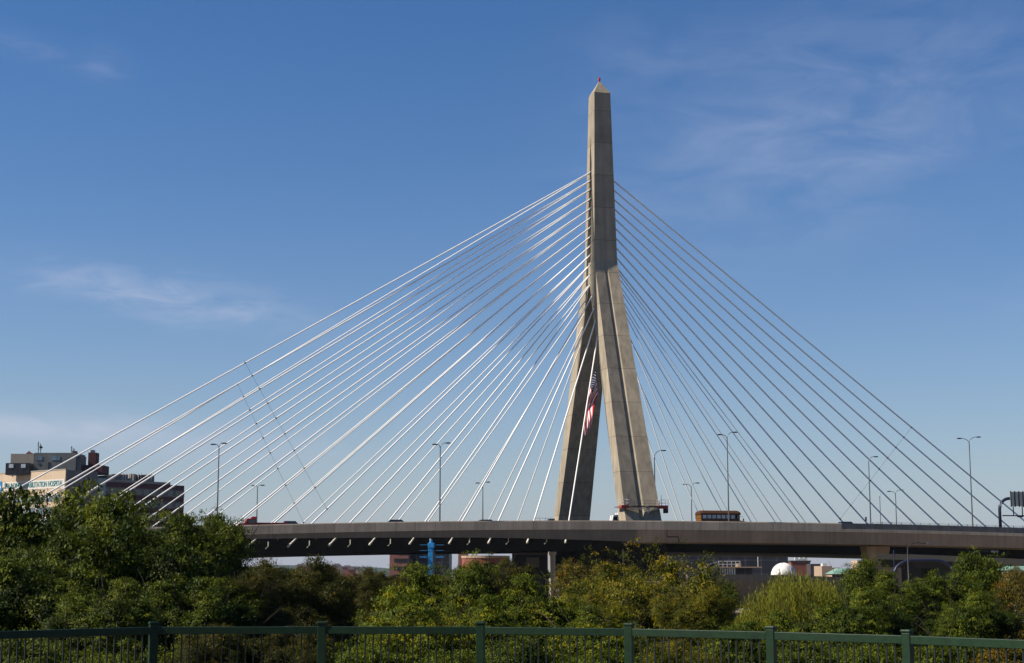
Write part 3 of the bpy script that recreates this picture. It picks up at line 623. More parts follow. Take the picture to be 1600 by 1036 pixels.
# ------------------------------------------------------------------ flag hung in the opening
def flag():
    t = 2.0; s0, z0 = onT(932.5, 574, t)
    e = empty('national_flag', BW(s0, t, z0-11), PHI, label='large American flag hanging limp between the tower legs', cat='flag')
    stripes = MB(); NV, NU = 26, 56; k = 1/8.6                      # metres per photo pixel at this distance
    def P(u, v):
        # hoist edge upright on the right, fly end sagging down to the left
        hx = -.2*math.sin(v*3); hz = -v*46*k
        ex, ez = (-20.5+6.5*v)*k, (-103-6*math.cos(v*5))*k
        f = u; c = f*f*(3-2*f)
        x = hx+(ex-hx)*(1-(1-f)**1.9)*1.0 - 2.2*k*math.sin(math.pi*f)*(1-v)
        z = hz+(ez-hz)*(f**1.12)
        y = (-.9*v)+.5*math.sin(v*8+f*6)*min(1, f*2.5+.3)+.3*math.sin(f*10+v*4)*f
        x += .22*math.sin(v*11+f*5)*min(1, f*2)
        return Vector((x, y, 11+z))
    v = [P(i/NU, j/NV) for j in range(NV+1) for i in range(NU+1)]; f = []; mi = []
    for j in range(NV):
        for i in range(NU):
            f.append((j*(NU+1)+i, j*(NU+1)+i+1, (j+1)*(NU+1)+i+1, (j+1)*(NU+1)+i))
            st = j//2; mi.append(2 if (i/NU < .28 and st < 7) else (0 if st % 2 == 0 else 1))
    stripes.v = v; stripes.f = f; stripes.m = mi
    M['fred'] = mat('flag_red', (.68, .015, .035), .8, var=.08); M['fwhite'] = mat('flag_white', (.85, .84, .84), .8, var=.04); M['fblue'] = mat('flag_navy', (.018, .022, .09), .8, var=.08)
    for q in ('fred', 'fwhite', 'fblue'):
        nt = M[q].node_tree; b = sockets(M[q]); tl = N(nt, 'ShaderNodeBsdfTranslucent'); nt.links.new(b.inputs['Base Color'].links[0].from_socket, tl.inputs[0]); ms = N(nt, 'ShaderNodeMixShader'); ms.inputs[0].default_value = .35
        nt.links.new(b.outputs[0], ms.inputs[1]); nt.links.new(tl.outputs[0], ms.inputs[2]); nt.links.new(ms.outputs[0], nt.nodes['Material Output'].inputs[0])
    o = stripes.build('cloth', ['fred', 'fwhite', 'fblue'], e, smooth=True, recalc=False)
    sm = o.modifiers.new('s', 'SOLIDIFY'); sm.thickness = .012
    st = MB()
    for r in range(9):
        for c in range(6 if r % 2 == 0 else 5):
            u = .28*(c+.5+(0 if r % 2 == 0 else .5))/6; vv = (r+.6)/9.4*7/13
            p = P(u, vv); du = (P(u+.01, vv)-p).normalized(); n = du.cross(P(u, vv+.01)-p).normalized(); dv = n.cross(du)
            for sgn in (-.03, .03):
                pts = [p+n*sgn+(du*math.cos(a*math.pi/5)+dv*math.sin(a*math.pi/5))*(.075 if a % 2 == 0 else .03) for a in range(10)]; st.add(pts, [tuple(range(10))])
    st.build('stars', 'fwhite', o, recalc=False)
    MB().tube([(0.06, 0, 5.6), (0.06, 0, 11.1), (.5, -1.2, 21)], .03, 5).build('halyard', 'steel', e)
flag()

# ------------------------------------------------------------------ blue mast lift
def lift():
    d = 232; p = PX(674, 846, d); e = empty('mast_lift', (p.x, p.y, 0), R(-6), label='bright blue mast lift with open cages reaching the deck soffit', cat='lift')
    k = d/FPX; h = p.z+.1
    MB().box(-4.5*k, 3*k, -.3, .3, 0, h-.3).build('mast', 'blue', e, bevel=.03)
    MB().box(3*k+.01, 5*k, -.2, .2, 0, h-1.3).build('mast_rail', 'steel', e)
    MB().box(-5*k, 5*k, -.4, .4, h-1.0, h-.32).build('drive_unit', 'blue', e, bevel=.05); MB().lathe([(.2, 0), (.2, .4), (.08, .5)], (0, 0, h-.31), 10).build('motor', 'blue', e)
    for x0, x1 in ((-17*k, -6.5*k), (8*k, 20*k)):
        c = MB()
        for i in range(3):
            x = x0+(x1-x0)*i/2
        for z in (h-2.3, h-1.4, h-.6): c.tube([(x0, -.6, z), (x1, -.6, z), (x1, .6, z), (x0, .6, z), (x0, -.6, z)], .022, 5)
        o = c.build('cage', 'blue', e); MB().box(x0, x1, -.6, .6, h-2.4, h-2.25).build('cage_floor', 'blue', o)
    b = MB(); b.box(-1.6, 1.6, -1.2, 1.2, .002, .5); b.build('base_frame', 'blue', e)
lift()

# ------------------------------------------------------------------ hospital, far left
def hospital():
    psi = math.atan2(.775, .634); K = PX(104, 734, 400); O = Vector((K.x, K.y, 0)); ux = Vector((math.cos(psi), math.sin(psi), 0)); uy = Vector((-math.sin(psi), math.cos(psi), 0))
    e = empty('hospital_building', O, psi, label='beige and grey hospital block with maroon brick wing behind the left trees', cat='building')
    def onY(x, y, c):        # plane local y = c -> local x, z
        r = ray(x, y); k = (O.dot(uy)+c)/r.dot(uy); q = r*k+Vector((0, 0, CAM_Z)); return (q-O).dot(ux), q.z
    def onX(x, y, c):
        r = ray(x, y); k = (O.dot(ux)+c)/r.dot(ux); q = r*k+Vector((0, 0, CAM_Z)); return (q-O).dot(uy), q.z
    zt = K.z; xe = onY(153, 740, 0)[0]; yl = onX(-60, 745, 0)[0]
    MB().box(.02, xe, .02, yl, 0, zt-.02).build('grey_block', 'greywall', e)
    MB().box(-.25, .02, 0, yl, 0, zt).build('beige_facade', 'beige', e)
    MB().box(-.33, .3, -.05, yl, zt+.002, zt+.25).build('coping', 'pent', e)
    # sign band, logo and lettering on the beige facade (faces local -x)
    y1, zs1 = onX(5, 756, -.3); y0, zs0 = onX(101, 748, -.3); _, zb = onX(101, 762, -.3)
    sb = MB().box(-.32, -.255, y0, y1, zb, zs0).build('sign_board', 'signwhite', e)
    def text(body, size, loc, rot, m, par, xs=1.0, off=.012, name='lettering'):
        c = bpy.data.curves.new(name, 'FONT'); c.body = body; c.size = size; c.extrude = .05; c.offset = off*size; c.align_x = 'LEFT'; c.align_y = 'CENTER'
        o = bpy.data.objects.new('tmp', c); me = bpy.data.meshes.new_from_object(o); bpy.data.objects.remove(o)
        me.materials.append(M[m]); q = bpy.data.objects.new(name, me); COL.objects.link(q); q.parent = par; q.location = loc; q.rotation_euler = rot
        w = max(v.co.x for v in me.vertices)-min(v.co.x for v in me.vertices); q.scale = (xs/w, 1, 1); return q
    zm = (zb+zs0)/2; wtxt = (y1-y0)-1.2
    text('SPAULDING REHABILITATION HOSPITAL', (zs0-zb)*.86, (-.34, y1-.6, zm), (R(90), 0, R(-90)), 'teal', sb, wtxt, .008)
    ya, za = onX(3, 755, -.3); lg = MB().box(-.36, -.26, ya, ya+3.2, zb-.9, zs0+.3).build('logo_panel', 'blue', e)
    g = MB(); pts = [(.25+2.6*i/10, -.35+.9*math.sin(i/10*math.pi)) for i in range(11)]
    for i in range(10): g.add([(-.38, ya+pts[i][0], zm+pts[i][1]-.25), (-.38, ya+pts[i+1][0], zm+pts[i+1][1]-.25), (-.38, ya+pts[i+1][0], zm+pts[i+1][1]+.3), (-.38, ya+pts[i][0], zm+pts[i][1]+.3)], [(0, 1, 2, 3)])
    g.build('logo_wave', 'signwhite', lg, recalc=False)
    # faint initials on the grey side wall (faces local -y)
    xa, z1 = onY(117, 744, -.02); xb, z2 = onY(141, 755, -.02)
    text('SRH', (z1-z2)*1.25, (xa, -.03, (z1+z2)/2), (R(90), 0, 0), 'faint', e, xb-xa, .02)
    # ribbon windows on the beige side below the sign
    for q in range(4):
        _, zz = onX(80, 775+19*q, -.3)
        for i in range(9):
            y = 1.5+i*3.6; MB().box(-.3, -.255, y, y+2.9, zz-1.4, zz+.2).build('window', 'skyglass', e)
    # corner stair glazing
    xg = onY(166, 745, 2)[0]
    MB().box(xe+.002, xg, 2, 6, 0, onY(160, 747, 2)[1]).build('glazed_stair', 'skyglass', e)
    # brick wing
    c = 4.0; xw0 = xg+.01; xw1, zw = onY(288, 759, c)
    w = MB().box(xw0, xw1, c, c+18, 0, zw).build('brick_wing', 'brickdark', e)
    MB().box(xw0, xw0+(xw1-xw0)*.84, c+.5, c+17, zw+.002, zw+.7).build('roof_upstand', 'pent', e)
    fh = 18.3*428/2500
    for q in range(7):
        ztop = zw-1.35-q*fh
        n = 10; dx = (xw1-xw0-.6)/n
        MB().box(xw0+.05, xw1+.05, c-.06, c-.005, ztop-1.85, ztop).build('window_band', 'greywall', w)
        for i in range(n): MB().box(xw0+.3+i*dx, xw0+.3+i*dx+dx*.62, c-.11, c-.062, ztop-1.6, ztop-.2).build('ribbon_window', 'glass', w)
    # roof plant on the wing
    def rt(px0, px1, yt, yb, m, nm, dd=5, cc=c+2):
        x0, z0 = onY(px0, yb, cc); x1, _ = onY(px1, yb, cc); _, z1 = onY((px0+px1)/2, yt, cc); return MB().box(x0, x1, cc, cc+dd, min(z0, zw), z1).build(nm, m, e, bevel=.05)
    rt(167, 181, 743, 754, 'pent', 'roof_plant'); rt(182, 200, 741, 752, 'greymetal', 'roof_plant'); rt(202, 213, 740.5, 752, 'pent', 'roof_plant', cc=c+2.5); rt(215, 228, 742, 754, 'brickdark', 'roof_plant', cc=c+2); rt(229, 241, 741.5, 756, 'greymetal', 'roof_plant')
    for px in (192, 196, 204, 208, 216, 220, 232, 236): x, z = onY(px, 741, c+2); MB().tube([(x, c+1.9, z-1.8), (x, c+1.9, z+.25)], .12, 6).build('vent_pipe', 'white', e)
    # main roof: plant rooms, cooling units, chimney, masts
    def rb(px0, px1, yt, cc, dd, m, nm, z0=None):
        x0, _ = onY(px0, yt, cc); x1, z1 = onY(px1, yt, cc); return MB().box(x0, x1, cc, cc+dd, zt-.01 if z0 is None else z0, z1).build(nm, m, e, bevel=.04), x0, x1, z1
    # plant rooms are set square to the street, over the roof
    def rw(px0, px1, yt, yb, d, dep, m, nm, par=e):
        a = PX(px0, yt, d); b = PX(px1, yt, d); q = PX(px0, yb, d)
        inv = (Matrix.Translation(O) @ Matrix.Rotation(psi, 4, 'Z')).inverted(); mb = MB(); mb.box(a.x, b.x, d, d+dep, q.z, a.z, 0, inv); return mb.build(nm, m, par), a, b, inv
    rw(17, 53, 709, 742, 414, 8, 'pent', 'plant_room'); rw(53.6, 119, 707.5, 740, 411, 9, 'greymetal', 'plant_room')
    rw(119, 127, 712, 740, 412, 5, 'greymetal', 'plant_room'); rw(9, 28, 723.5, 742, 409, 4, 'darkmetal', 'cooling_unit'); rw(28.5, 46, 723.5, 742, 409, 4, 'darkmetal', 'cooling_unit')
    for a, b in ((14, 21), (33, 40)): rw(a, b, 725, 731, 408.9, .08, 'wglass', 'fan_grille')
    for a, b in ((59, 63),): rw(a, b, 723, 726, 410.9, .08, 'glass', 'window')
    rw(75, 78, 722, 734, 410.9, .08, 'darkmetal', 'door')
    for a, b in ((56, 66), (80, 94)): rw(a, b, 713, 719, 410.9, .06, 'skyglass', 'window')
    rw(127, 160, 726.5, 740, 413, 7, 'chim', 'chimney_base'); rw(138, 150, 707, 727, 414.5, 3.4, 'chim', 'chimney'); rw(141.5, 146.5, 703, 707, 415.5, 1.5, 'steel', 'flue')
    _, a, b, inv = rw(41, 50, 708, 709, 416, 4, 'chim', 'roof_hood_base')
    p = PX(45.5, 704, 417.5); h = MB(); ba = [inv@v for v in (PX(41, 708, 416), PX(50, 708, 416), PX(50, 708, 420), PX(41, 708, 420))]; h.add(ba+[inv@PX(45.5, 704.3, 418)], [(0, 1, 4), (1, 2, 4), (2, 3, 4), (3, 0, 4)]); h.build('roof_hood', 'chim', e)
    for px, yt, yb in ((60, 690, 708), (63.5, 693, 708), (112, 697, 708), (115.5, 700.5, 708)):
        a = inv@PX(px, yb, 415); b = inv@PX(px, yt, 415); m = MB(); m.tube([a, b], .09, 6)
        for f in (.35, .6, .8): q = a.lerp(b, f); m.tube([q-Vector((.5, .3, 0)), q+Vector((.5, .3, 0))], .05, 5)
        o = m.build('antenna', 'darkmetal', e)
    q = inv@PX(64, 699, 415); MB().lathe([(.1, -.35), (.4, -.2), (.45, .1), (.1, .35)], q, 10).build('dish', 'darkmetal', e)
    rw(113, 118, 704.5, 709, 414, 2, 'chim', 'roof_vent')
hospital()

# ------------------------------------------------------------------ buildings seen under and beyond the deck
def block(name, px0, px1, yt, d, dep, m, label, cat='building', yaw=0, **kw):
    a = PX(px0, yt, d); b = PX(px1, yt, d); e = empty(name, ((a.x+b.x)/2, d, 0), yaw, label=label, cat=cat, **kw); w = (b.x-a.x)/2
    o = MB().box(-w, w, 0, dep, 0, a.z).build('wall', m, e); return e, w, a.z, o
e, w, h, o = block('apartment_tower', 609, 637, 850, 520, 16, 'pink', 'pink brick balcony tower seen under the deck left of the blue lift')
for i in range(8):
    z = h-1.2-i*2.55
    if z > 2: MB().box(-w*.55, w+.4, -1.0, -.005, z-.9, z).build('balcony', 'pink', e); MB().box(-w*.5, w*.95, -.06, -.004, z-2.1, z-.95).build('window', 'glass', e)
e, w, h, o = block('office_block', 637.3, 702, 852, 535, 24, 'office', 'dark slab office block right of the pink tower, behind the blue lift')
e, w, h, o = block('office_block', 1046, 1230.5, 846, 430, 30, 'office', 'wide dark glass office block below the bus')
e, w, h, o = block('brick_hall', 716, 728, 850, 420, 20, 'pink', 'narrow pink brick tower between the dark office and the round hall')
# round brick building
p = PX(758, 868, 330); e = empty('round_brick_hall', (p.x, p.y+6, 0), label='round red brick hall with pale cornice under the deck', cat='building')
rr = 37*330/2500; MB().lathe([(rr, 0), (rr, p.z-.5)], n=40).build('wall', 'brick', e, smooth=False); MB().lathe([(rr+.15, p.z-.5), (rr+.15, p.z), (rr-1, p.z+.01)], n=40).build('cornice', 'tan', e)
for k in range(7):
    a = R(-150+20*k); mt = Matrix.Rotation(a, 4, 'Z'); MB().box(rr-.05, rr+.04, -.8, .8, 1, p.z-3, 0, mt).build('window', 'glass', e)
p = PX(767, 880, 300); e = empty('stone_kiosk', (p.x, p.y, 0), label='small stone kiosk with corner columns before the round hall', cat='kiosk')
k = 300/2500
MB().box(-9*k, 9*k, 0, 3, 0, p.z-.4).build('wall', 'darkmetal', e); MB().box(-11*k, 11*k, -.5, 3.4, p.z-.4, p.z).build('roof', 'slate', e)
for x in (-10*k, -7.5*k, 9*k): MB().tube([(x, -.2, 0), (x, -.2, p.z-.41)], .16, 8).build('column', 'tan', e)
# pavilion with hipped roof
def pavilion():
    d = 260; p = PX(648, 884.5, d); k = d/2500; e = empty('pavilion', (p.x, p.y, 0), label='small pavilion with dark hipped roof and pale columns beside the pink tower', cat='pavilion'); z = p.z
    MB().loft([[(-14*k, -14*k, z-.05), (14*k, -14*k, z-.05), (14*k, 14*k, z-.05), (-14*k, 14*k, z-.05)], [(-7*k, -7*k, z+.28), (7*k, -7*k, z+.28), (7*k, 7*k, z+.28), (-7*k, 7*k, z+.28)], [(-1*k, -1*k, z+.7), (1*k, -1*k, z+.7), (1*k, 1*k, z+.7), (-1*k, 1*k, z+.7)]]).build('roof', 'slate', e)
    MB().lathe([(.08, z+.7), (.12, z+.85), (.03, z+1.1)], n=8).build('finial', 'darkmetal', e)
    MB().box(-8*k, 10*k, -6*k, 8*k, 0, z-.4).build('core', 'greywall', e)
    for x in (-11*k, -6.5*k, 3*k, 11*k): MB().box(x-.14, x+.14, -11*k-.14, -11*k+.14, 0, z-.06).build('column', 'tan', e)
pavilion()
# low lit building behind the pillar
e, w, h, o = block('low_workshop', 800, 856, 866, 300, 14, 'greywall', 'low grey workshop left of the slim white pillar'); MB().box(w-4, w-1.6, -.08, -.01, h-2.4, h-.6).build('window', 'signwhite', e); MB().box(-w, w, -.3, 0, h+.003, h+.3).build('roof_edge', 'tan', e)
# ferry terminal / white structure right
e, w, h, o = block('boat_terminal', 1108, 1150, 887, 380, 16, 'greymetal', 'long white terminal with ribbed front and railed top deck below the bus')
for i in range(11): x = -w+.3+i*(2*w-.8)/10; MB().box(x, x+.28, -.14, -.01, .5, h-.1).build('rib', 'white', e)
MB().box(-w-.3, w+6, -.6, 10, h+.003, h+.22).build('roof_slab', 'tan', e)
q = MB(); z = h+.23
for i in range(6): x = -w+2.2+i*1.0; q.box(x, x+.14, 0, .14, z, z+1.2)
q.box(-w+2.2, -w+7.4, 0, .14, z+1.2, z+1.34); q.box(-w+2.2, -w+7.4, 0, .14, z+.5, z+.62); q.build('top_railing', 'white', e)
MB().add([(-w-.2, 0, z), (-w+2.1, 0, z), (-w+2.1, 0, z+1.15), (-w-.2, 0, z+.5), (-w-.2, 4, z), (-w+2.1, 4, z), (-w+2.1, 4, z+1.15), (-w-.2, 4, z+.5)], [(0, 1, 2, 3), (4, 7, 6, 5), (0, 4, 5, 1), (3, 2, 6, 7), (0, 3, 7, 4), (1, 5, 6, 2)]).build('wheelhouse', 'greymetal', e)
MB().lathe([(.75, z), (.75, z+.7), (.3, z+.75)], (w+1, 3, 0), 14).build('roof_drum', 'tan', e); MB().tube([(w+5.5, 2, z), (w+5.5, 2, z+2.6)], .09, 6).build('mast', 'white', e)
e, w, h, o = block('quay_shed', 1150.5, 1175, 887.5, 382, 12, 'office', 'low dark shed right of the white ribbed terminal')
# street clock
def clock():
    d = 120; p = PX(1115, 890.5, d); e = empty('street_clock', (p.x, p.y, 0), R(8), label='round black rimmed street clock beside the golden tree', cat='clock'); r = 9.5*d/2500
    c = MB(); n = 32; c.loft([[(q*math.cos(2*math.pi*k/n), y, p.z+q*math.sin(2*math.pi*k/n)) for k in range(n)] for q, y in ((r*.7, -.12), (r, -.12), (r, .12), (r*.7, .12))], 0, False); c.build('case', 'darkmetal', e)
    f = MB(); f.loft([[(q*math.cos(2*math.pi*k/n), y, p.z+q*math.sin(2*math.pi*k/n)) for k in range(n)] for q, y in ((r*.74, -.08), (r*.74, .08))]); f.build('dial', mat('dim_dial', (.34, .34, .28), .6), e)
    MB().box(-.012, .012, -.1, -.085, p.z, p.z+r*.55).build('hand', 'darkmetal', e); MB().box(0, r*.4, -.1, -.085, p.z-.012, p.z+.012).build('hand', 'darkmetal', e)
    MB().tube([(0, 0, 0), (0, 0, p.z-r*.98)], [.12, .07], 8).build('post', 'darkmetal', e)
clock()
# white dome
p = PX(1227, 899, 340); k = 340/2500; e = empty('inflatable_dome', (p.x, p.y+2, 0), label='round white dome showing above the willow tree', cat='dome')
rd = 19.5*k; MB().lathe([(rd*math.cos(a), p.z+rd*.98*math.sin(a)) for a in [i/14*math.pi/2*.97 for i in range(15)]], n=36).build('membrane', 'dome', e, smooth=True)
MB().lathe([(rd*.99, 0), (rd*.99, p.z-.002)], n=36).build('ring_wall', 'brick', e)
rbm = MB()
for a0 in (0, 60, 120): rbm.tube([(rd*1.005*math.cos(b)*math.cos(R(a0)), rd*1.005*math.cos(b)*math.sin(R(a0)), p.z+rd*.985*math.sin(b)) for b in [i/20*math.pi for i in range(21)]], .05, 5)
rbm.build('seam', 'white', e)
e, w, h, o = block('brick_mansard_block', 1236, 1266, 878, 700, 20, 'brick', 'red brick block with tall chimneys just right of the dome')
MB().box(-w-.3, w+.3, -.3, 20, h, h+.6).build('cornice', 'slate', e)
for x in (-w*.4, w*.1, w*.55): MB().box(x, x+1.4, 4, 6, h+.6, h+1.9).build('chimney', 'white', e)
e, w, h, o = block('brick_gabled_block', 1266.3, 1282, 881, 690, 20, 'slate', 'dark roofed block between the brick block and the pale flats')
e, w, h, o = block('pale_flats', 1284, 1300, 884.5, 620, 16, 'tan', 'small pale flats left of the green roof'); MB().box(-w*.6, w*.2, 2, 6, h, h+1).build('roof_box', 'white', e)
e, w, h, o = block('small_flats', 1301, 1313, 887, 640, 14, 'pink', 'tiny pink flats just left of the green roof')
e = empty('copper_roofed_hall', PX(1318, 897, 420)*1, label='hall with pale green copper roof above the parking deck', cat='building'); e.location.z = 0; z = PX(1318, 897, 420).z
MB().box(-2.6, 4, 0, 10, 0, z).build('wall', 'tan', e); MB().loft([[(-2.9, -.3, z+.002), (4.3, -.3, z+.002), (4.3, 10.3, z+.002), (-2.9, 10.3, z+.002)], [(-.7, 3, z+1.5), (2.2, 3, z+1.5), (2.2, 7, z+1.5), (-.7, 7, z+1.5)]]).build('roof', 'copper', e)
def garage():
    d = 300; a = PX(1300, 897, d); b = PX(1346, 897, d); e = empty('parking_garage', ((a.x+b.x)/2, d, 0), label='beige open parking deck between the willow and the right trees', cat='garage'); w = (b.x-a.x)/2; z = a.z
    for i in range(3):
        zz = z-i*1.75
        if zz > .5: MB().box(-w, w, -.2, 0, zz-.85, zz).build('spandrel', 'tan', e)
    MB().box(-w, w, .002, 14, 0, z-.9).build('core', 'office', e)
    for i in range(6): x = -w+i*(2*w-.4)/5; MB().box(x, x+.35, -.18, -.02, 0, z-.86).build('column', 'tan', e)
garage()
e, w, h, o = block('peach_block', 1376, 1407.5, 869, 280, 12, 'peach', 'sunlit peach block with small windows right of the flared pier')
for x, z in ((w*.45, h-2.6), (w*.45, h-4.3), (-w*.2, h-4.3)): MB().box(x-.4, x+.4, -.05, -.01, z-.45, z+.45).build('window', 'glass', e)
e, w, h, o = block('grey_warehouse', 1407.8, 1510, 881, 300, 20, 'greywall', 'long grey warehouse behind the arched blue pipe'); 
for i in range(5): MB().box(-w+1+i*2.3, -w+2.6+i*2.3, 2, 5, h, h+.8+.3*(i % 2)).build('roof_plant', 'tan' if i > 1 else 'greymetal', e)
e, w, h, o = block('peach_flats', 1340, 1353, 876, 500, 10, 'peach', 'sunlit peach corner of flats left of the flared pier')
e, w, h, o = block('market_kiosk', 1584, 1640, 891, 190, 5, 'signwhite', 'white kiosk with green roof at the far right edge', 'kiosk'); MB().loft([[(-w-.3, -.4, h+.002), (w+.3, -.4, h+.002), (w+.3, 6.4, h+.002), (-w-.3, 6.4, h+.002)], [(-w+.4, 1.6, h+.5), (w-.4, 1.6, h+.5), (w-.4, 4, h+.5), (-w+.4, 4, h+.5)]]).build('roof', 'copper', e)
MB().box(-w+.5, w-.5, -.06, -.01, h-1.6, h-.5).build('window', 'glass', e)
# arched blue pipe gantry
def arch():
    d = 140; a = PX(1392, 905, d); b = PX(1497, 905, d); z = PX(1440, 875.5, d).z; W = b.x-a.x; r = 1.9
    e = empty('pipe_arch', (a.x, d, 0), label='dark blue arched pipe gantry under the deck on the right', cat='gantry')
    pts = [(0, 0, 0), (0, 0, z-r)]+[(r*(1-math.cos(i/8*math.pi/2)), 0, z-r+r*math.sin(i/8*math.pi/2)) for i in range(1, 9)]+[(W-r+r*math.sin(i/8*math.pi/2), 0, z-r+r*math.cos(i/8*math.pi/2)) for i in range(0, 9)]+[(W, 0, 0)]
    MB().tube(pts, .13, 10).build('pipe', 'bluepipe', e, smooth=True)
    for x in (0, W): MB().lathe([(.3, .002), (.3, .12), (.16, .14)], (x, 0, 0), 10).build('flange', 'bluepipe', e)
    MB().tube([(.35, .1, 0), (.35, .1, z+.9)], .05, 6).build('thin_pole', 'bluepipe', e)
arch()
# far town between the left trees and the pink tower, hazed by distance
far = [(462, 474, 884, 1400), (476, 492, 886, 1500), (494, 503, 883.5, 1450), (505, 517, 885, 1380), (519, 531, 883.5, 1500), (534, 549, 886.5, 1420), (552, 561, 888, 1520), (480, 489, 889, 1000), (523, 535, 889.5, 1000), (543, 553, 890, 990)]
lab = ['tan', 'pink', 'peach', 'pink', 'tan', 'brick', 'tan', 'pink', 'peach', 'brick']
pos = ['leftmost', 'second from left', 'third from left', 'fourth from left', 'fifth from left', 'sixth from left', 'rightmost of the back row', 'lower left', 'lower middle', 'lower right']
for (a, b, y, d), m, q in zip(far, lab, pos):
    e, w, h, o = block('far_house', a, b, y, d, 12, m, 'tiny far %s house over the dark hedge tree, %s' % (m if m != 'peach' else 'peach coloured', q), 'house', group='far houses below the deck')
    MB().loft([[(-w-.4, -.4, h+.01), (w+.4, -.4, h+.01), (w+.4, 12.4, h+.01), (-w-.4, 12.4, h+.01)], [(-w*.5, 5, h+1.8), (w*.5, 5, h+1.8), (w*.5, 7, h+1.8), (-w*.5, 7, h+1.8)]]).build('roof', 'slate', e)
e, w, h, o = block('warehouse_row', -60, 300, 889, 330, 20, 'greywall', 'low grey riverside shed hidden behind the left trees')

# ------------------------------------------------------------------ green fence in the foreground
def fence():
    pix = [(-830, 1025), (-560, 1008), (-295, 996), (-28, 987), (240, 979.5), (503, 979), (751, 979.5), (983, 982), (1205, 987), (1418, 993), (1632, 1001), (1845, 1011), (2060, 1022)]
    P = []
    for x, y in pix:
        d = 2064/(y-893); p = PX(x, y, d); P.append(Vector((p.x, p.y, 0)))
    ztop = PX(503, 979, 24).z; zb = 6.05
    e = empty('green_railing', (P[5].x, P[5].y, zb), label='green painted metal railing across the foreground', cat='railing'); O = e.location.copy()
    for i, p in enumerate(P):
        q = p-O; dn = (P[min(i+1, len(P)-1)]-P[max(i-1, 0)]).normalized(); mt = Matrix.Translation((q.x, q.y, 0)) @ Matrix.Rotation(math.atan2(dn.y, dn.x), 4, 'Z')
        o = MB().box(-.062, .062, -.05, .05, 0, ztop+.035-zb, 0, mt).build('post', 'green', e, bevel=.008)
        MB().box(-.072, .072, -.06, .06, ztop+.035-zb, ztop+.075-zb, 0, mt).build('cap', 'green', o, bevel=.012)
    for i in range(len(P)-1):
        a, b = P[i]-O, P[i+1]-O; L = (b-a).xy.length; an = math.atan2(b.y-a.y, b.x-a.x); mt = Matrix.Translation((a.x, a.y, 0)) @ Matrix.Rotation(an, 4, 'Z')
        MB().box(.064, L-.064, -.035, .035, ztop-zb-.105, ztop-zb, 0, mt).build('top_rail', 'green', e, bevel=.006)
        MB().box(.064, L-.064, -.025, .025, .12, .17, 0, mt).build('bottom_rail', 'green', e)
        n = int((L-.13)/.112); pk = MB()
        for k in range(1, n): x = .064+(L-.128)*k/n; pk.box(x-.009, x+.009, -.009, .009, .172, ztop-zb-.107, 0, mt)
        pk.build('pickets', 'picket', e)
fence()

# ------------------------------------------------------------------ trees
def leaf_mesh(name, C, D, U, Ls, Ws, tint, m):
    """one folded diamond per leaf: centre C, long axis D, side axis U"""
    n = len(C); D = D/np.linalg.norm(D, axis=1)[:, None]; Nn = np.cross(D, U); Nn /= np.linalg.norm(Nn, axis=1)[:, None]+1e-9; S = np.cross(Nn, D)
    v = np.empty((n, 4, 3), np.float32)
    v[:, 0] = C-D*Ls[:, None]*.5; v[:, 2] = C+D*Ls[:, None]*.5
    v[:, 1] = C+S*Ws[:, None]*.5+Nn*Ws[:, None]*.14; v[:, 3] = C-S*Ws[:, None]*.5+Nn*Ws[:, None]*.14
    me = bpy.data.meshes.new(name); me.vertices.add(n*4); me.vertices.foreach_set('co', v.ravel())
    me.loops.add(n*4); me.loops.foreach_set('vertex_index', np.arange(n*4, dtype=np.int32)); me.polygons.add(n)
    me.polygons.foreach_set('loop_start', np.arange(0, n*4, 4, dtype=np.int32)); me.polygons.foreach_set('loop_total', np.full(n, 4, np.int32))
    a = me.attributes.new('tint', 'FLOAT', 'FACE'); a.data.foreach_set('value', np.clip(tint, 0, 1).astype(np.float32))
    me.materials.append(m); me.update(calc_edges=True); return me
def unit(n):
    v = rng.normal(size=(n, 3)); return v/np.linalg.norm(v, axis=1)[:, None]
def crown_points(R3, nl, lobe, seed_clumps, flat=.8):
    """lobes spread in an ellipsoid of radii R3; clump centres on the outer shell of the lobes"""
    d = unit(nl); d[:, 2] = np.where(d[:, 2] < -.35, -d[:, 2]*.5, d[:, 2]); rr = rng.uniform(.35, .78, nl)[:, None]
    Lc = d*rr*np.array(R3); Lr = rng.uniform(.75, 1.2, nl)*lobe*min(R3)
    pts = []; dirs = []; li = []
    per = max(1, seed_clumps//nl)
    for i in range(nl):
        q = unit(per); p = Lc[i]+q*Lr[i]*rng.uniform(.72, 1.05, per)[:, None]*np.array([1, 1, flat])
        dd = (p[:, None]-Lc[None])/np.array([1, 1, flat]); inside = (np.linalg.norm(dd, axis=2) < Lr[None]*.72).sum(1) > 0
        p = p[~inside]; q = q[~inside]; pts.append(p); dirs.append(q); li.append(np.full(len(p), i))
    return np.vstack(pts), np.vstack(dirs), np.concatenate(li), Lc, Lr
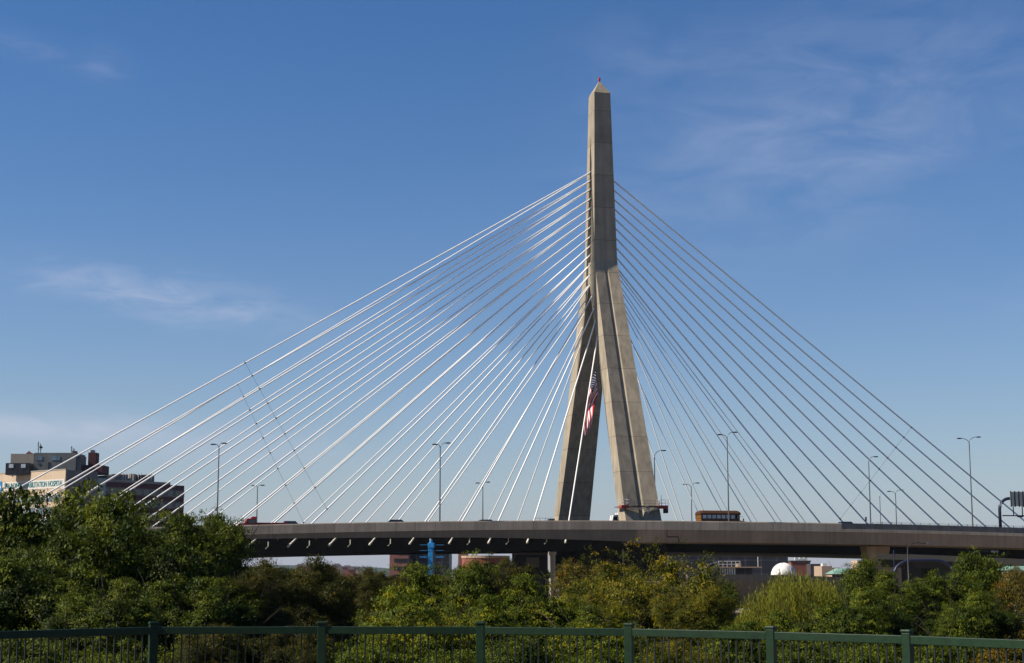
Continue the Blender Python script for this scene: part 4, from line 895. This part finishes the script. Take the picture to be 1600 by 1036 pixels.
def make_crown(name, R3, nl, lobe, clumps, per, leaf, m, cr=.55, tb=.5, tv=.16, fill=.18, aspect=.5, droop=.35, sprigs=0):
    P, Q, li, Lc, Lr = crown_points(R3, nl, lobe, clumps)
    if sprigs:
        sp = unit(sprigs); sp[:, 2] = np.abs(sp[:, 2])*.8+.15; e = sp*np.array(R3)*rng.uniform(.86, 1.0, sprigs)[:, None]; P = np.vstack([P, e]); Q = np.vstack([Q, sp]); li = np.concatenate([li, np.zeros(sprigs, int)])
    n = len(P); ct = tb+rng.normal(0, tv, n)+rng.normal(0, tv*.6, nl)[li]
    idx = np.repeat(np.arange(n), per); m_ = len(idx)
    # each clump is a flattened spray leaning outwards
    off = rng.normal(size=(m_, 3))*np.array([1, 1, .30])*cr*rng.uniform(.4, 1, m_)[:, None]*.62
    hor = Q[idx].copy(); hor[:, 2] *= .2; out = (rng.uniform(-.3, 1, m_)*cr)[:, None]*hor
    rad = np.linalg.norm(off[:, :2], axis=1); off[:, 2] -= rad*rad*droop/cr
    Cc = P[idx]+off+out
    D = unit(m_)*.8+Q[idx]*.55+off/cr*.6+np.array([0, 0, -.55]); Uu = unit(m_)*.55+np.array([0, 0, 1.0])
    Nd = Q[idx]*.75+np.array([0, 0, .75])+unit(m_)*.5
    Uu = np.cross(Nd, D)
    L = leaf*rng.uniform(.65, 1.25, m_); W = L*aspect*rng.uniform(.8, 1.15, m_); t = ct[idx]+rng.normal(0, .12, m_)
    nf = int(m_*fill); fi = rng.integers(0, nl, nf); F = Lc[fi]+unit(nf)*Lr[fi][:, None]*rng.uniform(.1, .75, nf)[:, None]
    Cc = np.vstack([Cc, F]); D = np.vstack([D, unit(nf)]); Uu = np.vstack([Uu, unit(nf)]); L = np.concatenate([L, leaf*1.7*np.ones(nf)]); W = np.concatenate([W, leaf*1.1*np.ones(nf)]); t = np.concatenate([t, tb+rng.normal(0, .12, nf)])
    ext = tuple(np.percentile(np.abs(Cc[:, i]), 99.2) for i in range(2)); ext = (max(ext), max(ext), np.percentile(Cc[:, 2], 99.93))
    return leaf_mesh(name, Cc, D, Uu, L, W, t, m), Lc, Lr, ext
def wood(name, Lc, base, r, e, nlimb=9):
    """tapered trunk plus limbs to the lobes, base = height of crown centre above ground"""
    b = MB(); fork = Vector((random.uniform(-.2, .2), random.uniform(-.2, .2), base*.45))
    b.tube([(0, 0, 0), (0.05, 0, base*.2), fork], [r*1.25, r, r*.8], 9)
    for i in range(min(nlimb, len(Lc))):
        q = Vector(Lc[i])+Vector((0, 0, base)); mid = fork.lerp(q, .5)+Vector((random.uniform(-.4, .4), random.uniform(-.4, .4), random.uniform(-.3, .3)))
        b.tube([fork, mid, q], [r*.5, r*.3, r*.1], 6)
        for k in range(3):
            q2 = q+Vector((random.uniform(-1, 1), random.uniform(-1, 1), random.uniform(0, 1)))*1.1; b.tube([mid.lerp(q, .6), q2], [r*.16, r*.04], 4)
    return b.build('trunk', 'bark', e, smooth=True)
def willow_mesh(name, R3, strands, m):
    C = []; D = []; T = []
    d = unit(strands); d[:, 2] = np.abs(d[:, 2]); P = d*np.array(R3)*rng.uniform(.45, 1.0, strands)[:, None]
    P[:, 2] += .25*np.sin(P[:, 0]*1.7)*np.cos(P[:, 1]*1.3)
    for i in range(strands):
        ln = rng.uniform(1.8, 4.6); n = int(ln/.075); f = np.linspace(0, 1, n); hd = d[i].copy(); hd[2] = 0
        arc = P[i]+hd*np.minimum(f*2.2, 1)[:, None]*rng.uniform(.15, .7)+np.stack([np.sin(f*5+i)*.07, np.cos(f*4+i)*.07, -f*ln+.12*np.sin(np.minimum(f*5, math.pi))], 1)
        C.append(arc+rng.normal(0, .05, (n, 3))); D.append(np.tile([0, 0, -1.], (n, 1))+rng.normal(0, .26, (n, 3))); T.append(np.full(n, .5+rng.normal(0, .2))+rng.normal(0, .1, n))
    C = np.vstack(C); D = np.vstack(D); T = np.concatenate(T); n = len(C)
    return leaf_mesh(name, C, D, unit(n), rng.uniform(.13, .24, n), rng.uniform(.028, .05, n), T, m)

def place(px, ytop, d, hwpx, me, R3, name, label, Lc=None, group='trees in the park before the bridge', tilt=0, zs=1.0):
    """crown mesh sized so that its half width and top match"""
    sc = hwpx*d/2500/R3[0]; p = PX(px, ytop, d); topz = p.z; g0 = 0 if d > 34.5 else max(0, 6.05-(d-25.5)/8.5*6.05)
    need = (topz-g0-.9)/(2.0*R3[2]*sc); two = need > 1.45*zs; zs = max(zs, min(need, 1.45*zs)); cz = topz-R3[2]*sc*zs
    e = empty(name, (p.x, p.y, 0 if d > 34.5 else max(0, 6.05-(d-25.5)/8.5*6.05)), random.uniform(0, 6.28), label=label, cat='tree' if 'shrub' not in name else 'shrub', group=group)
    o = bpy.data.objects.new('crown', me); COL.objects.link(o); o.parent = e; o.location = (0, 0, cz-e.location.z); o.scale = (sc, sc, sc*zs)
    if two:
        c2 = bpy.data.objects.new('lower_crown', me); COL.objects.link(c2); c2.parent = e; z2 = min(zs, 1.0); c2.scale = (sc*1.04, sc*1.04, sc*z2); c2.location = (0, 0, max(g0+R3[2]*sc*z2*.8, cz-R3[2]*sc*zs*.95)-g0); c2.rotation_euler = (0, 0, 2.1)
    if Lc is not None: wood('trunk', [q*sc for q in Lc], max(1.2, cz-e.location.z), .22*sc+.05, e)
    return e
G = {}
R_A = (5.4, 5.4, 3.9)
G['A'] = make_crown('crown_a', R_A, 44, .24, 2100, 52, .175, M['leaf_green'], cr=.56, tv=.24, fill=.1, sprigs=46)
G['A2'] = make_crown('crown_a2', R_A, 42, .25, 2100, 56, .155, M['leaf_green'], cr=.56, tv=.24, fill=.1, tb=.6, sprigs=40)
R_B = (5.5, 5.5, 3.6)
G['B'] = make_crown('crown_b', R_B, 60, .23, 4000, 34, .10, M['leaf_olive'], cr=.42, tb=.42, tv=.2)
R_C = (4.0, 4.0, 3.4)
G['C'] = make_crown('crown_c', R_C, 30, .27, 1500, 48, .16, M['leaf_light'], cr=.46, tb=.55, tv=.24, fill=.1, sprigs=40, aspect=.42)
R_D = (5.6, 5.6, 4.2)
G['D'] = make_crown('crown_d', R_D, 56, .24, 3300, 38, .12, M['leaf_gold'], cr=.48, tb=.45, tv=.24, sprigs=50)
R_E = (2.6, 2.6, 2.4)
G['E'] = make_crown('crown_e', R_E, 18, .38, 1000, 40, .14, M['leaf_light'], cr=.42, tb=.4, sprigs=24, aspect=.42)
G['F'] = make_crown('crown_f', R_E, 18, .38, 1100, 40, .12, M['leaf_green'], cr=.42, tb=.62, sprigs=24)
G['H'] = make_crown('crown_h', R_E, 16, .38, 900, 36, .11, M['leaf_orange'], cr=.4, tb=.45, tv=.25, sprigs=14)
R_W = (4.3, 4.0, 2.9)
G['W'] = (willow_mesh('crown_w', R_W, 6500, M['leaf_willow']), unit(8)*2, None, R_W)
T = [ # px, ytop, dist, half width px, kind, zs, name, label
 (85, 763, 54, 185, 'A', 1.0, 'broadleaf_tree', 'large deep green tree in the left corner, before the hospital sign'),
 (185, 774, 50, 150, 'A2', 1.0, 'broadleaf_tree', 'large green tree before the maroon brick wing'),
 (960, 862, 76, 84, 'D', 1.0, 'locust_tree', 'golden green tree touching the left side of the big golden one'),
 (112, 768, 57, 92, 'A2', 1.0, 'broadleaf_tree', 'green tree just below the end of the hospital sign'),
 (698, 890, 52, 30, 'E', 1.0, 'ash_tree', 'small yellowish tree right beside the foot of the blue lift'),
 (668, 899, 60, 26, 'E', 1.0, 'ash_tree', 'small green tree hiding the foot of the blue lift'),
 (378, 893, 52, 62, 'B', .9, 'crabapple_tree', 'small dark olive tree between the big left trees and the hedge tree'),
 (275, 800, 55, 75, 'A', 1.0, 'broadleaf_tree', 'green tree between the hospital wing and the deck end'),
 (338, 794, 57, 66, 'F', 1.15, 'broadleaf_tree', 'upright green tree at the left end of the visible deck'),
 (0, 835, 48, 80, 'A2', .9, 'broadleaf_tree', 'green tree cut by the left frame edge'),
 (40, 868, 41, 120, 'A', .8, 'broadleaf_tree', 'lower green tree at the far left above the railing'),
 (170, 905, 38, 95, 'A2', .8, 'broadleaf_tree', 'low bright green tree above the leftmost railing post'),
 (300, 900, 46, 90, 'A', .8, 'broadleaf_tree', 'dark green tree in the shade left of the olive hedge tree'),
 (455, 870, 72, 104, 'B', 1.0, 'crabapple_tree', 'dense olive tree in front of the deck left end'),
 (545, 884, 76, 82, 'B', .9, 'crabapple_tree', 'dense brownish olive tree below the far houses'),
 (400, 930, 58, 80, 'B', .8, 'crabapple_tree', 'dark olive tree just above the railing near its second post'),
 (612, 892, 66, 54, 'B', .8, 'crabapple_tree', 'small olive tree below the pink brick tower'),
 (668, 882, 46, 98, 'C', 1.0, 'ash_tree', 'fresh green tree under the blue lift'),
 (742, 860, 45, 46, 'E', 1.5, 'ash_tree', 'yellowish green leading tree between the blue lift and round hall'),
 (640, 930, 40, 85, 'C', .85, 'ash_tree', 'bright green low tree behind the third railing bay'),
 (800, 872, 82, 50, 'B', 1.2, 'broadleaf_tree', 'dull grey green tree in front of the round hall'),
 (835, 897, 45, 78, 'C', .9, 'ash_tree', 'rounded green tree left of the big golden tree'),
 (760, 930, 42, 75, 'C', .8, 'ash_tree', 'green tree above the railing post at the middle'),
 (905, 872, 80, 44, 'H', 1.1, 'maple_tree', 'orange brown tree beside the slim white pillar'),
 (1010, 846, 72, 130, 'D', 1.0, 'locust_tree', 'big golden green tree in front of the near tower leg foot'),
 (930, 915, 60, 70, 'D', .8, 'locust_tree', 'lower golden tree at the left foot of the big golden one'),
 (1082, 906, 58, 62, 'D', .9, 'locust_tree', 'olive tree at the right foot of the big golden one'),
 (930, 945, 40, 75, 'C', .8, 'ash_tree', 'green low tree left of the fourth railing post'),
 (1126, 908, 84, 32, 'F', 1.0, 'broadleaf_tree', 'small green tree between golden tree and willow'),
 (1243, 889, 66, 104, 'W', 1.2, 'willow_tree', 'drooping yellow green willow below the white dome'),
 (1352, 868, 62, 48, 'F', 1.2, 'broadleaf_tree', 'green tree in front of the flared pier'),
 (1400, 893, 54, 66, 'A2', .9, 'broadleaf_tree', 'green tree below the peach block'),
 (1478, 894, 56, 70, 'A', .9, 'broadleaf_tree', 'green tree below the arched blue pipe'),
 (1535, 856, 60, 54, 'F', 1.3, 'broadleaf_tree', 'tall dark green tree near the right edge'),
 (1598, 884, 56, 48, 'H', 1.2, 'maple_tree', 'reddish tinged tree cut by the right frame edge'),
 (1520, 925, 48, 70, 'A2', .8, 'broadleaf_tree', 'low green tree above the last railing bay'),
 (1335, 918, 46, 84, 'A2', .85, 'broadleaf_tree', 'low mid green tree right of the willow'),
 (1230, 955, 48, 70, 'C', .8, 'ash_tree', 'green low tree at the willow foot'),
]
used = set()
T += [(-170, 790, 55, 140, 'A', 1.0, 'broadleaf_tree', 'green tree beyond the left frame edge, nearer one'), (-420, 780, 60, 150, 'A2', 1.0, 'broadleaf_tree', 'green tree far beyond the left frame edge'), (1720, 880, 58, 90, 'A', 1.0, 'broadleaf_tree', 'green tree just beyond the right frame edge'),
      (1880, 870, 62, 100, 'D', 1.0, 'locust_tree', 'golden tree beyond the right frame edge'), (2050, 860, 60, 110, 'A2', 1.0, 'broadleaf_tree', 'green tree far beyond the right frame edge'), (1790, 930, 42, 90, 'C', .9, 'ash_tree', 'low green tree beyond the last railing post')]
for px, yt, d, hp, k, zs, nm, lb in T:
    me, Lc, _, R3 = G[k]; place(px, yt, d, hp, me, R3, nm, lb, Lc=Lc, zs=zs)
SH = [(60, 985, 33, 90, 'F'), (190, 1000, 32, 80, 'E'), (330, 975, 36, 80, 'B'), (450, 985, 36, 80, 'B'), (590, 990, 32, 70, 'E'), (690, 998, 31, 75, 'E'), (810, 985, 33, 75, 'F'), (940, 1000, 32, 75, 'E'), (1060, 985, 34, 75, 'D'), (1150, 965, 38, 60, 'F'), (1260, 985, 33, 70, 'F'), (1370, 990, 31, 70, 'E'), (1480, 985, 31, 70, 'F'), (1580, 990, 30, 65, 'H')]
for i, (px, yt, d, hp, k) in enumerate(SH):
    me, Lc, _, R3 = G[k]; w = ['fresh green', 'dark green', 'olive', 'golden', 'rusty'][{'E': 0, 'F': 1, 'B': 2, 'D': 3, 'H': 4}[k]]
    where = ['at the left frame edge', 'left of the first full bay', 'in the second bay', 'left of the second post', 'right of the second post', 'in the third bay', 'right of the middle post', 'left of the fourth post', 'right of the fourth post', 'left of the fifth post', 'right of the fifth post', 'left of the last post', 'right of the last post', 'at the right frame edge'][i]
    place(px, yt, d, hp, me, R3, 'shrub', '%s shrub behind the railing, %s' % (w, where), group='shrubs behind the railing', zs=.9)
# far tree line along the river, too many to count
def treeline():
    n = 90000; x = rng.uniform(-420, 620, n); b = rng.uniform(0, 1, n); y = 500+b*180; hh = (5.5+2.2*np.sin(x*.05)+1.5*np.sin(x*.13+1))*rng.uniform(.1, 1, n)**.5
    C = np.stack([x, y, hh], 1); me = leaf_mesh('far_woods', C, unit(n), unit(n), rng.uniform(1.4, 2.6, n), rng.uniform(1.0, 1.8, n), rng.uniform(.0, .5, n), M['leaf_green'])
    o = bpy.data.objects.new('far_woods', me); COL.objects.link(o); tag(o, 'low line of far trees along the opposite bank', 'woods', kind='stuff')
treeline()

# ------------------------------------------------------------------ air
HAZE = 3.0e-5
hz = MB().box(-6200, 6200, -70, 6100, -1, 104).build('haze', 'white'); tag(hz, kind='stuff', label='thin pale haze over the river and town', cat='haze')
hm = bpy.data.materials.new('haze_air'); hm.use_nodes = True; hn = hm.node_tree; hn.nodes.clear()
pv = N(hn, 'ShaderNodeVolumePrincipled'); pv.inputs['Color'].default_value = (.62, .78, 1.0, 1); pv.inputs['Density'].default_value = HAZE; pv.inputs['Anisotropy'].default_value = .2
ho = N(hn, 'ShaderNodeOutputMaterial'); hn.links.new(pv.outputs[0], ho.inputs['Volume'])
hz.data.materials.clear(); hz.data.materials.append(hm)
